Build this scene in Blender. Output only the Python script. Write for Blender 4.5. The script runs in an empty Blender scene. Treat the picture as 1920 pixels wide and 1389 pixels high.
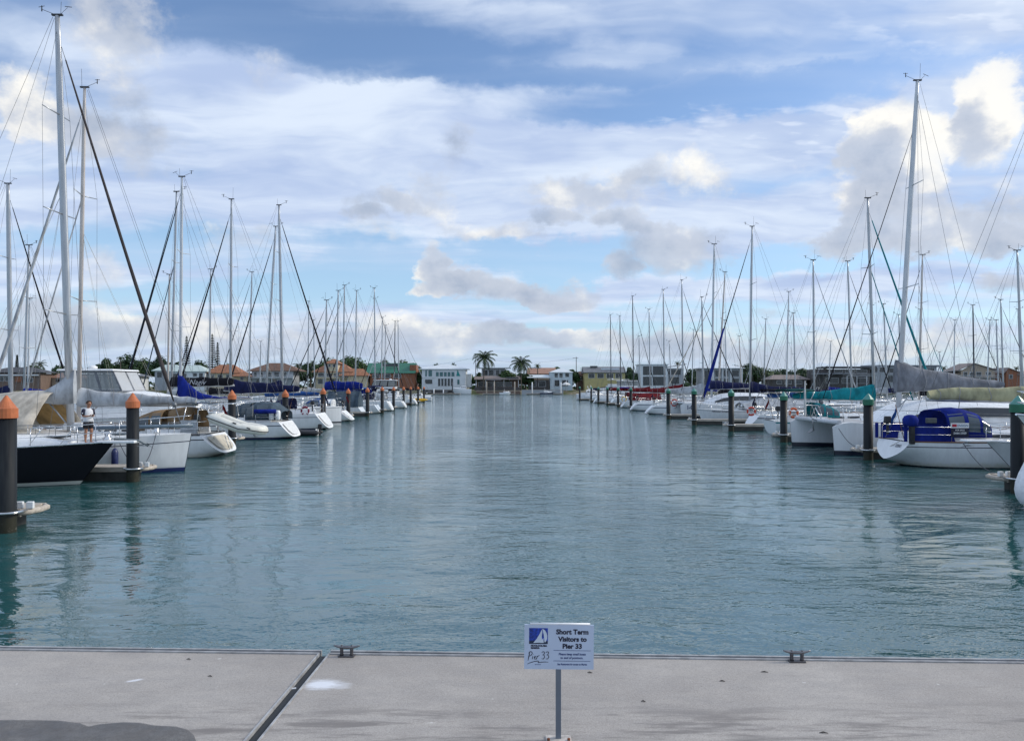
import bpy, math, random
from mathutils import Vector, Matrix
rng = random.Random(7)
PI = math.pi
sc = bpy.context.scene
COL = sc.collection
CH = 3.3          # camera height above the water
FPX = 1442.0      # focal length in photo pixels
HZ = 724.0        # horizon row in the photo

def G(px, py, z=0.0):
    Y = (CH - z) * FPX / (py - HZ)
    return Vector(((px - 960) * Y / FPX, Y, z))
def W(px, py, Y):
    return Vector(((px - 960) * Y / FPX, Y, CH + (HZ - py) * Y / FPX))
def PX(px, Y): return (px - 960) * Y / FPX
def PZ(py, Y): return CH + (HZ - py) * Y / FPX

# ------------------------------------------------------------------ objects
def tag(o, label=None, cat=None, group=None, kind=None):
    if label: o['label'] = label
    if cat: o['category'] = cat
    if group: o['group'] = group
    if kind: o['kind'] = kind
    return o
def thing(name, label, cat, loc=(0, 0, 0), rz=0.0, group=None):
    o = bpy.data.objects.new(name, None); COL.objects.link(o)
    o.location = loc; o.rotation_euler = (0, 0, rz); o.empty_display_size = .3
    return tag(o, label, cat, group)

class MB:
    def __init__(s): s.v = []; s.f = []; s.m = []; s.sm = []; s.att = None
    def face(s, idx, m=0, sm=False):
        s.f.append(tuple(idx)); s.m.append(m); s.sm.append(sm)
    def poly(s, pts, m=0):
        b = len(s.v); s.v += [tuple(p) for p in pts]; s.face(range(b, b + len(pts)), m)
    def box(s, c, size, m=0, rz=0.0, top=None):
        hx, hy, hz = size[0] / 2, size[1] / 2, size[2] / 2
        tx, ty = top if top else (1, 1)
        b = len(s.v); ca, sa = math.cos(rz), math.sin(rz)
        for z, kx, ky in ((-hz, 1, 1), (hz, tx, ty)):
            for x, y in ((-hx, -hy), (hx, -hy), (hx, hy), (-hx, hy)):
                x *= kx; y *= ky
                s.v.append((c[0] + x * ca - y * sa, c[1] + x * sa + y * ca, c[2] + z))
        for q in ((3, 2, 1, 0), (4, 5, 6, 7), (0, 1, 5, 4), (1, 2, 6, 5), (2, 3, 7, 6), (3, 0, 4, 7)):
            s.face([b + i for i in q], m)
        return s
    def tube(s, pts, r, n=6, m=0, caps=True, r2=None):
        """pts: list of points; r: number or list of radii; r2: second half axis (elliptical in y)"""
        pts = [Vector(p) for p in pts]; k = len(pts)
        rr = r if isinstance(r, (list, tuple)) else [r] * k
        b = len(s.v); prev = None
        for i, p in enumerate(pts):
            d = (pts[min(i + 1, k - 1)] - pts[max(i - 1, 0)])
            d = d.normalized() if d.length > 1e-9 else Vector((0, 0, 1))
            if prev is None:
                ref = Vector((0, 1, 0)) if abs(d.y) < .9 else Vector((1, 0, 0))
                u = d.cross(ref).normalized()
            else:
                u = (prev - d * prev.dot(d))
                u = u.normalized() if u.length > 1e-6 else d.orthogonal().normalized()
            prev = u; w = d.cross(u)
            for j in range(n):
                a = 2 * PI * j / n
                q = p + u * (rr[i] * math.cos(a)) + w * ((r2 * rr[i] if r2 else rr[i]) * math.sin(a))
                s.v.append(tuple(q))
        for i in range(k - 1):
            for j in range(n):
                a0 = b + i * n + j; a1 = b + i * n + (j + 1) % n
                s.face((a0, a1, a1 + n, a0 + n), m, True)
        if caps and n > 2:
            s.face([b + j for j in range(n)][::-1], m); s.face([b + (k - 1) * n + j for j in range(n)], m)
        return s
    def grid(s, rows, m=0, sm=True, close=False):
        b = len(s.v); n = len(rows[0])
        for r in rows: s.v += [tuple(p) for p in r]
        for i in range(len(rows) - 1):
            for j in range(n if close else n - 1):
                j2 = (j + 1) % n
                s.face((b + i * n + j, b + i * n + j2, b + (i + 1) * n + j2, b + (i + 1) * n + j), m, sm)
        return b
    def lathe(s, prof, c=(0, 0, 0), n=20, m=0, sm=True, caps=True):
        rows = [[(c[0] + r * math.cos(2 * PI * j / n), c[1] + r * math.sin(2 * PI * j / n), c[2] + z) for j in range(n)] for r, z in prof]
        b = s.grid(rows, m, sm, True)
        if caps:
            s.face([b + j for j in range(n)][::-1], m); s.face([b + (len(prof) - 1) * n + j for j in range(n)], m)
        return s
    def build(s, name, mats, parent=None, label=None, bevel=0.0):
        me = bpy.data.meshes.new(name)
        me.from_pydata(s.v, [], s.f)
        if not isinstance(mats, (list, tuple)): mats = [mats]
        for m in mats: me.materials.append(m)
        me.polygons.foreach_set('material_index', s.m)
        me.polygons.foreach_set('use_smooth', s.sm)
        if s.att:
            for an, vals in s.att.items():
                a = me.attributes.new(an, 'FLOAT', 'POINT'); a.data.foreach_set('value', vals)
        me.update()
        o = bpy.data.objects.new(name, me); COL.objects.link(o)
        if parent: o.parent = parent
        if label: o['label'] = label
        if bevel:
            md = o.modifiers.new('edge', 'BEVEL'); md.width = bevel; md.segments = 2; md.limit_method = 'ANGLE'
        return o

# ------------------------------------------------------------------ materials
class NT:
    """small node-tree writer"""
    def __init__(s, tree): s.t = tree; s.n = tree.nodes; s.l = tree.links
    def node(s, typ, **kw):
        n = s.n.new(typ)
        for k, v in kw.items(): setattr(n, k, v)
        return n
    def put(s, sock, val):
        if isinstance(val, bpy.types.NodeSocket): s.l.new(val, sock)
        elif val is not None: sock.default_value = val
    def math(s, op, a, b=None, c=None, clamp=False):
        n = s.n.new('ShaderNodeMath'); n.operation = op; n.use_clamp = clamp
        for i, v in enumerate((a, b, c)):
            if v is not None: s.put(n.inputs[i], v)
        return n.outputs[0]
    def vmath(s, op, a, b=None, c=None):
        n = s.n.new('ShaderNodeVectorMath'); n.operation = op
        for i, v in enumerate((a, b, c)):
            if v is not None: s.put(n.inputs[i], v)
        return n.outputs['Value'] if op in ('DOT_PRODUCT', 'LENGTH', 'DISTANCE') else n.outputs[0]
    def scale(s, v, k):
        n = s.n.new('ShaderNodeVectorMath'); n.operation = 'SCALE'; s.put(n.inputs[0], v); s.put(n.inputs['Scale'], k)
        return n.outputs[0]
    def noise(s, vec, scale=1.0, detail=2.0, rough=.5, dist=0.0, color=False):
        n = s.n.new('ShaderNodeTexNoise'); s.put(n.inputs['Vector'], vec)
        n.inputs['Scale'].default_value = scale; n.inputs['Detail'].default_value = detail
        n.inputs['Roughness'].default_value = rough; n.inputs['Distortion'].default_value = dist
        return n.outputs['Color'] if color else n.outputs['Fac']
    def smooth(s, v, lo, hi, a=0.0, b=1.0):
        n = s.n.new('ShaderNodeMapRange'); n.interpolation_type = 'SMOOTHSTEP'
        s.put(n.inputs[0], v)
        for i, q in enumerate((lo, hi, a, b)): s.put(n.inputs[i + 1], q)
        return n.outputs[0]
    def mix(s, f, a, b, blend='MIX'):
        n = s.n.new('ShaderNodeMix'); n.data_type = 'RGBA'; n.blend_type = blend
        s.put(n.inputs[0], f)
        s.put(n.inputs[6], a if not isinstance(a, tuple) else (*a[:3], 1)); s.put(n.inputs[7], b if not isinstance(b, tuple) else (*b[:3], 1))
        return n.outputs[2]
    def xyz(s, x, y, z=0.0):
        n = s.n.new('ShaderNodeCombineXYZ')
        for i, v in enumerate((x, y, z)): s.put(n.inputs[i], v)
        return n.outputs[0]
    def sep(s, v):
        n = s.n.new('ShaderNodeSeparateXYZ'); s.put(n.inputs[0], v); return n.outputs

def new_mat(name):
    m = bpy.data.materials.new(name); m.use_nodes = True
    t = NT(m.node_tree); p = m.node_tree.nodes['Principled BSDF']
    return m, t, p
_mats = {}
def mat(name, col, rough=.5, metal=0.0, var=.12, vscale=6.0, bump=0.0, bscale=40.0, spec=.5, stretch=(1, 1, 1)):
    """paint / cloth / metal with slow uneven wear in tone and roughness"""
    if name in _mats: return _mats[name]
    m, t, p = new_mat(name)
    tc = t.node('ShaderNodeTexCoord').outputs['Object']
    v = t.vmath('MULTIPLY', tc, stretch)
    n = t.noise(v, vscale, 5, .6)
    k = t.smooth(n, .3, .7, 1 - var, 1 + var)
    c = t.scale((*col,), k)
    t.put(p.inputs['Base Color'], c)
    t.put(p.inputs['Roughness'], t.smooth(n, .25, .75, max(.02, rough - .08), min(1, rough + .08)))
    p.inputs['Metallic'].default_value = metal
    p.inputs['Specular IOR Level'].default_value = spec
    if bump:
        b = t.node('ShaderNodeBump'); b.inputs['Strength'].default_value = bump; b.inputs['Distance'].default_value = .02
        t.put(b.inputs['Height'], t.noise(v, bscale, 4, .6)); t.put(p.inputs['Normal'], b.outputs[0])
    _mats[name] = m
    return m
def cloth(name, col): return mat('cloth_' + name, col, .85, 0, .30, 1.7, 1.0, 3.2, .12, stretch=(1.6, 1, .8))
def glassy(name, col=(.012, .016, .02), rough=.06):
    return mat(name, col, rough, 0, .2, 1.5, 0, 1, .8)

def hull_mat(name, base=(.72, .74, .75), anti=(.02, .03, .07), boot=None, stripe=None, s0=.16, s1=.22, zb=.07, zs=.14, grime=.35, rough=.22, coat=.25):
    """gelcoat topsides: antifouling under zb, boot stripe zb..zs, a line s0..s1 metres under the sheer"""
    key = 'gelcoat_' + name
    if key in _mats: return _mats[key]
    m, t, p = new_mat(key)
    tc = t.node('ShaderNodeTexCoord').outputs['Object']
    z = t.sep(tc)[2]
    at = t.node('ShaderNodeAttribute', attribute_name='below_sheer').outputs['Fac']
    n = t.noise(t.vmath('MULTIPLY', tc, (2.5, 2.5, .5)), 2.0, 5, .6)
    c = t.scale((*base,), t.smooth(n, .3, .7, .93, 1.04))
    # scum line: uneven yellow-brown growth just above the water
    zz = t.math('ADD', z, t.math('MULTIPLY', n, -.35))
    c = t.mix(t.smooth(zz, .12, -.12, 0, grime), c, (base[0] * .55, base[1] * .52, base[2] * .36))
    if stripe:
        f = t.math('MULTIPLY', t.math('GREATER_THAN', at, s0), t.math('LESS_THAN', at, s1))
        c = t.mix(f, c, stripe)
    if boot: c = t.mix(t.math('LESS_THAN', z, zs), c, boot)
    wob = t.math('ADD', z, t.math('MULTIPLY', t.noise(tc, 5, 3), .015))
    c = t.mix(t.math('LESS_THAN', wob, zb), c, anti)
    t.put(p.inputs['Base Color'], c)
    p.inputs['Roughness'].default_value = rough
    p.inputs['Coat Weight'].default_value = coat; p.inputs['Specular IOR Level'].default_value = .5 if coat else .18; p.inputs['Coat Roughness'].default_value = .08
    _mats[key] = m
    return m

WHITE = mat('white_gelcoat', (.76, .77, .77), .3, 0, .07, 3)
CREAM = mat('cream_gelcoat', (.68, .64, .54), .4, 0, .1, 3)
DECK = mat('deck_nonskid', (.66, .67, .66), .6, 0, .1, 5, .2, 120)
ALU = mat('mast_aluminium', (.42, .435, .45), .38, .55, .12, 3, stretch=(3, 3, .4))
MASTW = mat('mast_white_paint', (.54, .56, .58), .35, .1, .1, 3, stretch=(3, 3, .4))
MASTT = mat('mast_tan_paint', (.52, .47, .43), .4, .1, .16, 3, stretch=(3, 3, .3))
MASTD = mat('mast_dark_paint', (.055, .06, .07), .35, .1, .16, 3, stretch=(3, 3, .3))
STEEL = mat('stainless_steel', (.62, .63, .64), .22, .9, .1, 9)
WIRE = mat('rigging_wire', (.16, .17, .18), .45, .6, .2, 4)
ROPE = mat('rope_pale', (.45, .43, .38), .9, 0, .2, 30)
ROPED = mat('rope_dark', (.05, .055, .07), .9, 0, .2, 30)
BLACK = mat('black_plastic', (.018, .019, .021), .45, 0, .3, 8)
RUBBER = mat('black_rubber', (.022, .026, .03), .75, 0, .25, 12)
GLASS = glassy('tinted_window')
GLASSB = glassy('blue_grey_window', (.05, .075, .09))
TEAK = mat('weathered_teak', (.17, .085, .045), .6, 0, .3, 14, .3, 40, stretch=(.3, 4, 4))
NAVY = cloth('navy', (.012, .016, .055))
BLUE = cloth('royal_blue', (.010, .022, .185))
BLUE2 = cloth('mid_blue', (.02, .07, .22))
TEAL = cloth('teal', (.012, .20, .23))
GREYC = cloth('grey_canvas', (.17, .18, .20))
GREYL = cloth('pale_grey_canvas', (.36, .38, .40))
BEIGE = cloth('beige_canvas', (.46, .42, .355))
BEIGED = cloth('old_tan_canvas', (.31, .21, .095))
BROWN = cloth('brown_canvas', (.19, .13, .075))
KHAKI = cloth('khaki_canvas', (.33, .32, .20))
REDC = cloth('red_canvas', (.135, .012, .016))
BLACKC = cloth('black_canvas', (.012, .012, .016))
SAILW = cloth('white_sailcloth', (.62, .62, .60))
SLATE = cloth('slate_canvas', (.06, .085, .11))
GREEND = cloth('dark_green_canvas', (.01, .06, .055))
STAYC = cloth('weathered_dark', (.060, .052, .052))
CLOTHS = dict(stay=STAYC, navy=NAVY, blue=BLUE, blue2=BLUE2, teal=TEAL, grey=GREYC, greyl=GREYL, beige=BEIGE, brown=BROWN, khaki=KHAKI, red=REDC,
              black=BLACKC, sail=SAILW, slate=SLATE, green=GREEND)

def lettering(name, body, m, parent, size, place, bold=0.0, align='CENTER', shear=0.0, squash=1.0, thick=.0, label=None):
    """place(x, y, t) -> local point: the letters' own plane mapped on a surface, t = height proud of it"""
    cu = bpy.data.curves.new('t', 'FONT'); cu.body = body; cu.size = size; cu.align_x = align; cu.offset = bold; cu.shear = shear
    cu.resolution_u = 3; cu.space_line = 1.0
    ob = bpy.data.objects.new('t', cu); COL.objects.link(ob)
    dg = bpy.context.evaluated_depsgraph_get(); dg.update()
    me = bpy.data.meshes.new_from_object(ob.evaluated_get(dg))
    bpy.data.objects.remove(ob); bpy.data.curves.remove(cu)
    for v in me.vertices: v.co = place(v.co.x * squash, v.co.y, 0)
    me.name = name; me.materials.clear(); me.materials.append(m)
    o = bpy.data.objects.new(name, me); COL.objects.link(o); o.parent = parent
    if label: o['label'] = label
    return o

# ------------------------------------------------------------------ camera
cam_d = bpy.data.cameras.new('camera'); cam = bpy.data.objects.new('camera', cam_d); COL.objects.link(cam)
cam.location = (0, 0, CH); cam.rotation_euler = (PI / 2, 0, 0)
cam_d.sensor_width = 36; cam_d.lens = 36 * FPX / 1920; cam_d.shift_y = (HZ - 694.5) / 1920
cam_d.clip_start = .1; cam_d.clip_end = 9000
sc.camera = cam
sc.view_settings.view_transform = 'Standard'; sc.view_settings.look = 'None'
sc.view_settings.exposure = 0.32; sc.view_settings.gamma = 1
# ------------------------------------------------------------------ sky and sun
SUN_EL, SUN_AZ = math.radians(33), math.radians(80)      # azimuth clockwise from the view axis (+Y)
wd = bpy.data.worlds.new('World'); sc.world = wd; wd.use_nodes = True
t = NT(wd.node_tree); t.n.clear()
d = t.node('ShaderNodeTexCoord').outputs['Generated']
dx, dy, dz = t.sep(d)[:3]
sky = t.node('ShaderNodeTexSky', sky_type='NISHITA', sun_disc=False, sun_elevation=SUN_EL, sun_rotation=SUN_AZ,
             air_density=1.0, dust_density=.6, ozone_density=1.6)
az = t.math('ARCTAN2', dx, dy); el = t.math('ARCSINE', dz)
wv = t.vmath('SUBTRACT', t.noise(t.vmath('MULTIPLY', d, (1, 1, 1.5)), 6.5, 6, .62, color=True), (.5, .5, .5))
wx, wy, _w = t.sep(wv)
P = t.xyz(t.math('MULTIPLY_ADD', wx, .15, az), t.math('MULTIPLY_ADD', wy, .10, el))
def fields(blobs):
    """sum of soft ellipses on the sky sphere, each w high; second sum carries each one's tone"""
    A = T = None
    for b in blobs:
        px, py, rx, ry, w = b[:5]
        a = math.atan((px - 960) / FPX); e = math.atan((HZ - py) / math.hypot(FPX, px - 960))
        ra, re = rx / FPX * math.cos(a) ** 2, ry / FPX * math.cos(a)
        q = t.vmath('MULTIPLY_ADD', P, (1 / ra, 1 / re, 0), (-a / ra, -e / re, 0))
        g = t.math('MAXIMUM', t.math('MULTIPLY_ADD', t.vmath('DOT_PRODUCT', q, q), -w * .5, w), 0) if w > 0 else \
            t.math('MINIMUM', t.math('MULTIPLY_ADD', t.vmath('DOT_PRODUCT', q, q), -w * .5, w), 0)
        A = g if A is None else t.math('ADD', A, g)
        if len(b) > 5:
            T = t.math('MULTIPLY', g, b[5]) if T is None else t.math('MULTIPLY_ADD', g, b[5], T)
    return A, T
# thin high cloud: long soft streaks on a flat layer, closer together towards the horizon
zz = t.math('ADD', t.math('MAXIMUM', dz, 0.0), .12)
L = t.xyz(t.math('DIVIDE', dx, zz), t.math('DIVIDE', dy, zz))
warp = t.noise(L, .8, 4, .55, color=True)
Ls = t.vmath('ADD', t.vmath('MULTIPLY', L, (.30, 1.45, 1)), t.scale(warp, .75))
n1 = t.noise(Ls, 1.15, 5, .50)
n2 = t.noise(t.vmath('ADD', t.vmath('MULTIPLY', L, (.6, 1.7, 1)), t.scale(warp, 1.3)), 2.2, 5, .52)
VB, _ = fields([
    (330, 40, 140, 50, -.24), (640, 60, 240, 66, -.19), (1050, 150, 240, 26, -.10), (900, 40, 300, 26, .10), (1300, 60, 400, 30, .08), (1330, 192, 280, 30, -.26), (250, 450, 170, 40, -.24), (640, 510, 160, 60, -.24),
    (1090, 490, 170, 30, -.42), (1470, 500, 150, 24, -.42), (880, 470, 90, 30, -.2), (740, 345, 330, 30, -.10), (1150, 90, 500, 50, -.10), (1700, 110, 200, 40, -.14), (1240, 590, 240, 30, -.12),
    (1880, 590, 200, 30, -.08),
    (560, 250, 330, 75, .26), (950, 280, 380, 55, .34), (420, 130, 260, 40, .16), (120, 400, 200, 30, .18), (1000, 400, 300, 30, .2), (620, 620, 300, 40, .12), (900, 185, 420, 22, .14), (1450, 260, 380, 60, .16), (1850, 30, 180, 45, .22), (420, 330, 250, 40, .14),
    (1480, 420, 420, 45, .24), (900, 400, 260, 40, .16), (560, 420, 140, 40, .14), (1300, 545, 280, 22, .22), (1750, 520, 250, 22, .26), (60, 300, 180, 60, .12)])
veil = t.smooth(t.math('ADD', t.math('MULTIPLY_ADD', t.math('SUBTRACT', n2, .5), .42, n1), t.math('ADD', VB, t.smooth(el, .42, .75, 0, .30))), .30, .68)  # veil thickened overhead, out of view, added to brighten the pontoon
veil_col = t.mix(t.smooth(n2, .30, .70), (.36, .455, .665), (.60, .68, .805))
# dapples of cirrocumulus, upper right
dap = t.noise(t.vmath('MULTIPLY', L, (3.2, 6.0, 1)), 2.6, 3, .5)
DB, _ = fields([(1780, 25, 200, 45, 1.0), (1560, 240, 170, 40, .9), (1260, 235, 120, 20, .6)])
dapm = t.math('MULTIPLY', t.smooth(dap, .50, .64), t.math('MINIMUM', DB, 1.0))

# heaped cloud
def cum(vec_off, blobs_field):
    p = t.vmath('MULTIPLY', d, (1, 1, 1.25))
    if vec_off: p = t.vmath('ADD', p, vec_off)
    a = t.noise(p, 7.0, 9, .56)
    return a
CB, CT = fields([
    (215, 30, 120, 105, .62, .42), (35, 170, 85, 75, .62, .55), (245, 245, 100, 60, .50, .18), (500, 150, 50, 60, .28, .25), (120, 240, 100, 50, .4, .3),
    (845, 240, 46, 40, .22, .4), (740, 300, 60, 26, .30, .25), (620, 330, 90, 24, .28, .2), (1060, 330, 60, 30, .36, .4), (850, 305, 66, 44, .38, .36), (800, 378, 70, 38, .50, .34), (690, 392, 80, 28, .48, .10), (680, 432, 55, 22, .42, .15),
    (1000, 362, 90, 34, .40, .46), (960, 430, 110, 22, .52, .10), (1090, 398, 100, 34, .48, .44), (1150, 350, 50, 34, .38, .48), (1222, 335, 44, 58, .44, .34), (1312, 318, 44, 62, .52, .50),
    (796, 482, 34, 42, .64, .66), (832, 532, 54, 32, .64, .58), (930, 552, 105, 26, .64, .34), (1065, 545, 62, 26, .56, .32), (1165, 515, 34, 26, .5, .32),
    (1285, 470, 105, 42, .62, .22), (1180, 430, 60, 20, .42, .1),
    (1640, 265, 66, 70, .74, .86), (1735, 290, 70, 58, .72, .92), (1600, 365, 56, 90, .62, .30), (1680, 410, 100, 60, .52, .40), (1500, 300, 60, 30, .3, .4),
    (1890, 180, 78, 62, .78, .95), (1850, 262, 56, 56, .66, .42), (1880, 410, 110, 50, .56, .26), (1885, 528, 75, 34, .6, .12), (1790, 460, 90, 30, .40, .3),
    (460, 455, 100, 36, .50, .34), (300, 360, 120, 40, .30, .3), (165, 490, 70, 36, .44, .4), (40, 520, 60, 50, .36, .3),
    (880, 632, 150, 30, .44, .34), (760, 662, 160, 26, .42, .30), (560, 650, 160, 28, .38, .28), (350, 640, 160, 36, .38, .28), (130, 650, 160, 36, .38, .28), (1300, 655, 160, 20, .36, .36), (1540, 660, 160, 20, .30, .44), (1800, 655, 160, 24, .30, .44), (1020, 636, 110, 24, .42, .34), (690, 615, 110, 30, .38, .36), (470, 590, 140, 44, .36, .36), (230, 590, 160, 60, .38, .36), (60, 610, 120, 50, .38, .32),
    (1180, 640, 110, 26, .42, .36), (1420, 640, 160, 30, .36, .4), (1660, 640, 140, 26, .3, .5), (1600, 470, 90, 24, .4, .3), (1470, 585, 60, 16, .4, .2)])
nA = cum(None, None); nB = cum((.026, -.004, .024), None)
fine = t.noise(d, 30.0, 7, .70)
edge = t.math('ADD', t.math('MULTIPLY_ADD', t.math('SUBTRACT', nA, .5), .95, CB), t.math('MULTIPLY', t.math('SUBTRACT', fine, .5), .46))
cden = t.math('MULTIPLY', t.math('MULTIPLY', t.smooth(edge, .24, .56), t.smooth(CB, .2, .7, .74, .98)), .95)
tone = t.math('DIVIDE', CT, t.math('MAXIMUM', CB, .08))
relief = t.math('MULTIPLY', t.math('SUBTRACT', nA, nB), 2.6)
thick = t.smooth(edge, .30, .95, .10, -.10)
lit = t.math('ADD', t.math('ADD', tone, relief), thick)
c1 = t.mix(t.smooth(lit, -.15, .45), (.285, .345, .455), (.46, .50, .58))
ccol = t.mix(t.smooth(lit, .38, .90), c1, (.88, .85, .78))
# assemble
base = t.mix(1.0, t.scale(sky.outputs[0], .122), (.90, .97, 1.08), 'MULTIPLY')
base = t.mix(t.smooth(el, .34, .02, 0, .50), base, (.36, .56, .76))            # paler towards the horizon
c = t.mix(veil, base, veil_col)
c = t.mix(t.math('MULTIPLY', dapm, .6), c, (.70, .76, .86))
c = t.mix(cden, c, ccol)
c = t.mix(t.math('MULTIPLY', t.smooth(n1, .42, .62), .20), c, (.53, .62, .77))
c = t.mix(t.smooth(el, .09, .0, 0, .55), c, (.36, .45, .56))
bg = t.node('ShaderNodeBackground'); t.put(bg.inputs['Color'], c); bg.inputs['Strength'].default_value = 1.0
out = t.node('ShaderNodeOutputWorld'); t.l.new(bg.outputs[0], out.inputs['Surface'])
wd.cycles.sampling_method = 'MANUAL'; wd.cycles.sample_map_resolution = 512

sl = bpy.data.lights.new('sun', 'SUN'); sl.energy = 2.1; sl.angle = math.radians(16); sl.color = (1, .93, .82)
so = bpy.data.objects.new('sun', sl); COL.objects.link(so)
sd = Vector((math.sin(SUN_AZ) * math.cos(SUN_EL), math.cos(SUN_AZ) * math.cos(SUN_EL), math.sin(SUN_EL)))
so.rotation_euler = (-sd).to_track_quat('-Z', 'Y').to_euler(); so.location = (60, 10, 60)
# ------------------------------------------------------------------ water
def wave_group():
    g = bpy.data.node_groups.new('wave_height', 'ShaderNodeTree')
    g.interface.new_socket('Pos', in_out='INPUT', socket_type='NodeSocketVector')
    g.interface.new_socket('H', in_out='OUTPUT', socket_type='NodeSocketFloat')
    t = NT(g); gi = t.node('NodeGroupInput'); go = t.node('NodeGroupOutput')
    p = gi.outputs[0]
    calm = t.smooth(t.noise(t.vmath('MULTIPLY', p, (.16, .06, 1)), 1.0, 2, .5), .36, .60, .30, 1.0)
    px_, py_, _z = t.sep(p)
    def patch(cx, cy, rx, ry):
        q = t.vmath('MULTIPLY_ADD', p, (1 / rx, 1 / ry, 0), (-cx / rx, -cy / ry, 0)); q = t.vmath('ADD', q, t.scale(t.vmath('SUBTRACT', t.noise(p, .35, 3, .5, color=True), (.5, .5, .5)), 1.1))
        return t.smooth(t.vmath('LENGTH', q), 1.15, .45)
    lee = t.math('MAXIMUM', patch(-6.6, 13.8, 5.6, 6.4), t.math('MULTIPLY', patch(9.0, 16.5, 4.5, 5.0), .8))
    calm = t.math('MULTIPLY', calm, t.math('SUBTRACT', 1.0, t.math('MULTIPLY', lee, .86)))
    w = t.vmath('ADD', p, t.scale(t.noise(p, .5, 2, .5, color=True), .9))
    a = t.noise(t.vmath('MULTIPLY', w, (.50, 1.05, 1)), 1.0, 1, .4)
    b = t.noise(t.vmath('MULTIPLY', w, (1.5, 3.4, 1)), 1.0, 1, .5)
    c = t.noise(t.vmath('MULTIPLY', t.vmath('ADD', w, (7, 3, 0)), (5.6, 10.5, 1)), 1.0, 2, .6)
    h = t.math('MULTIPLY', a, t.math('MULTIPLY_ADD', lee, -.035, .095))
    h = t.math('MULTIPLY_ADD', b, t.math('MULTIPLY_ADD', calm, .046, .010), h)
    h = t.math('MULTIPLY_ADD', c, t.math('MULTIPLY', calm, .033), h)
    t.put(go.inputs[0], h)
    return g
m, t, p = new_mat('sea_water')
wg = wave_group()
pos = t.node('ShaderNodeNewGeometry').outputs['Position']
def hgt(off):
    n = t.node('ShaderNodeGroup'); n.node_tree = wg
    t.put(n.inputs[0], t.vmath('ADD', pos, off) if off else pos); return n.outputs[0]
E = .012
h0 = hgt(None); hx = hgt((E, 0, 0)); hy = hgt((0, E, 0))
K = 1.0
nx = t.math('MULTIPLY', t.math('SUBTRACT', h0, hx), K / E); ny = t.math('MULTIPLY', t.math('SUBTRACT', h0, hy), K / E)
nrm = t.vmath('NORMALIZE', t.xyz(nx, ny, 1.0))
t.put(p.inputs['Normal'], nrm)
murk = t.noise(t.vmath('MULTIPLY', pos, (.05, .05, 0)), 1.0, 3, .5)
t.put(p.inputs['Base Color'], t.mix(t.smooth(murk, .35, .65), (.014, .076, .078), (.022, .092, .092)))
p.inputs['Roughness'].default_value = .045; p.inputs['IOR'].default_value = 2.45
SEA = m
w = MB(); w.poly([(-4000, -60, 0), (4000, -60, 0), (4000, 7000, 0), (-4000, 7000, 0)])
tag(w.build('water', SEA), kind='structure')

# ------------------------------------------------------------------ the near concrete pontoon
DZ = .5
m, t, p = new_mat('pontoon_concrete')
pos = t.node('ShaderNodeNewGeometry').outputs['Position']
big = t.noise(pos, .55, 5, .6); mid = t.noise(t.vmath('MULTIPLY', pos, (1, 2.4, 1)), 2.4, 6, .65); grain = t.noise(pos, 95, 3, .75); pit = t.noise(pos, 46, 2, .5)
c = t.mix(t.smooth(big, .32, .68), (.34, .31, .282), (.455, .42, .382))
c = t.mix(t.smooth(mid, .30, .72, .38, 0), c, (.27, .25, .235))
c = t.mix(t.smooth(grain, .36, .60, .40, 0), c, (.14, .13, .12))
agg = t.noise(pos, 62, 2, .6)
c = t.mix(t.smooth(agg, .56, .68, 0, .18), c, (.66, .63, .58))
scuff = t.noise(t.vmath('MULTIPLY', pos, (1.3, 7.0, 1)), 2.2, 6, .72)
c = t.mix(t.smooth(scuff, .56, .70, 0, .38), c, (.20, .185, .17))
drop = t.noise(pos, 8.5, 2, .5)
c = t.mix(t.smooth(drop, .755, .78, 0, .5), c, (.70, .69, .66))
c = t.mix(t.smooth(pit, .70, .76, 0, .6), c, (.07, .065, .06))
# trodden, damp-darkened strip along the middle of the pontoon
py_ = t.sep(pos)[1]
strip = t.math('MULTIPLY', t.smooth(py_, 7.0, 6.35), t.smooth(t.noise(t.vmath('MULTIPLY', pos, (.45, 2.6, 1)), 2.0, 6, .65), .46, .62))
c = t.mix(t.math('MULTIPLY', strip, .85), c, (.17, .155, .145))
# spilt white paint beside the joint and a smaller smear
def smear(cx, cy, rx, ry, ang, amt):
    global c
    q = t.vmath('SUBTRACT', pos, (cx, cy, 0)); qx, qy, _ = t.sep(q)
    ca, sa = math.cos(ang), math.sin(ang)
    u = t.math('DIVIDE', t.math('ADD', t.math('MULTIPLY', qx, ca), t.math('MULTIPLY', qy, sa)), rx)
    v = t.math('DIVIDE', t.math('SUBTRACT', t.math('MULTIPLY', qy, ca), t.math('MULTIPLY', qx, sa)), ry)
    r = t.math('SQRT', t.math('ADD', t.math('MULTIPLY', u, u), t.math('MULTIPLY', v, v)))
    r = t.math('ADD', r, t.math('MULTIPLY', t.math('SUBTRACT', t.noise(t.vmath('MULTIPLY', pos, (6, 24, 1)), 1.0, 4, .7), .5), 1.1))
    c = t.mix(t.smooth(r, 1.0, .35, 0, amt), c, (.72, .74, .78))
a = G(605, 1282, DZ); smear(a.x, a.y, .24, .16, .1, .85)
a = G(640, 1284, DZ); smear(a.x, a.y, .13, .12, .1, .35)
a = G(252, 1275, DZ); smear(a.x, a.y, .10, .035, .5, .7)
t.put(p.inputs['Base Color'], c)
t.put(p.inputs['Roughness'], t.smooth(mid, .3, .7, .72, .92))
b = t.node('ShaderNodeBump'); b.inputs['Strength'].default_value = .35; b.inputs['Distance'].default_value = .006
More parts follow.
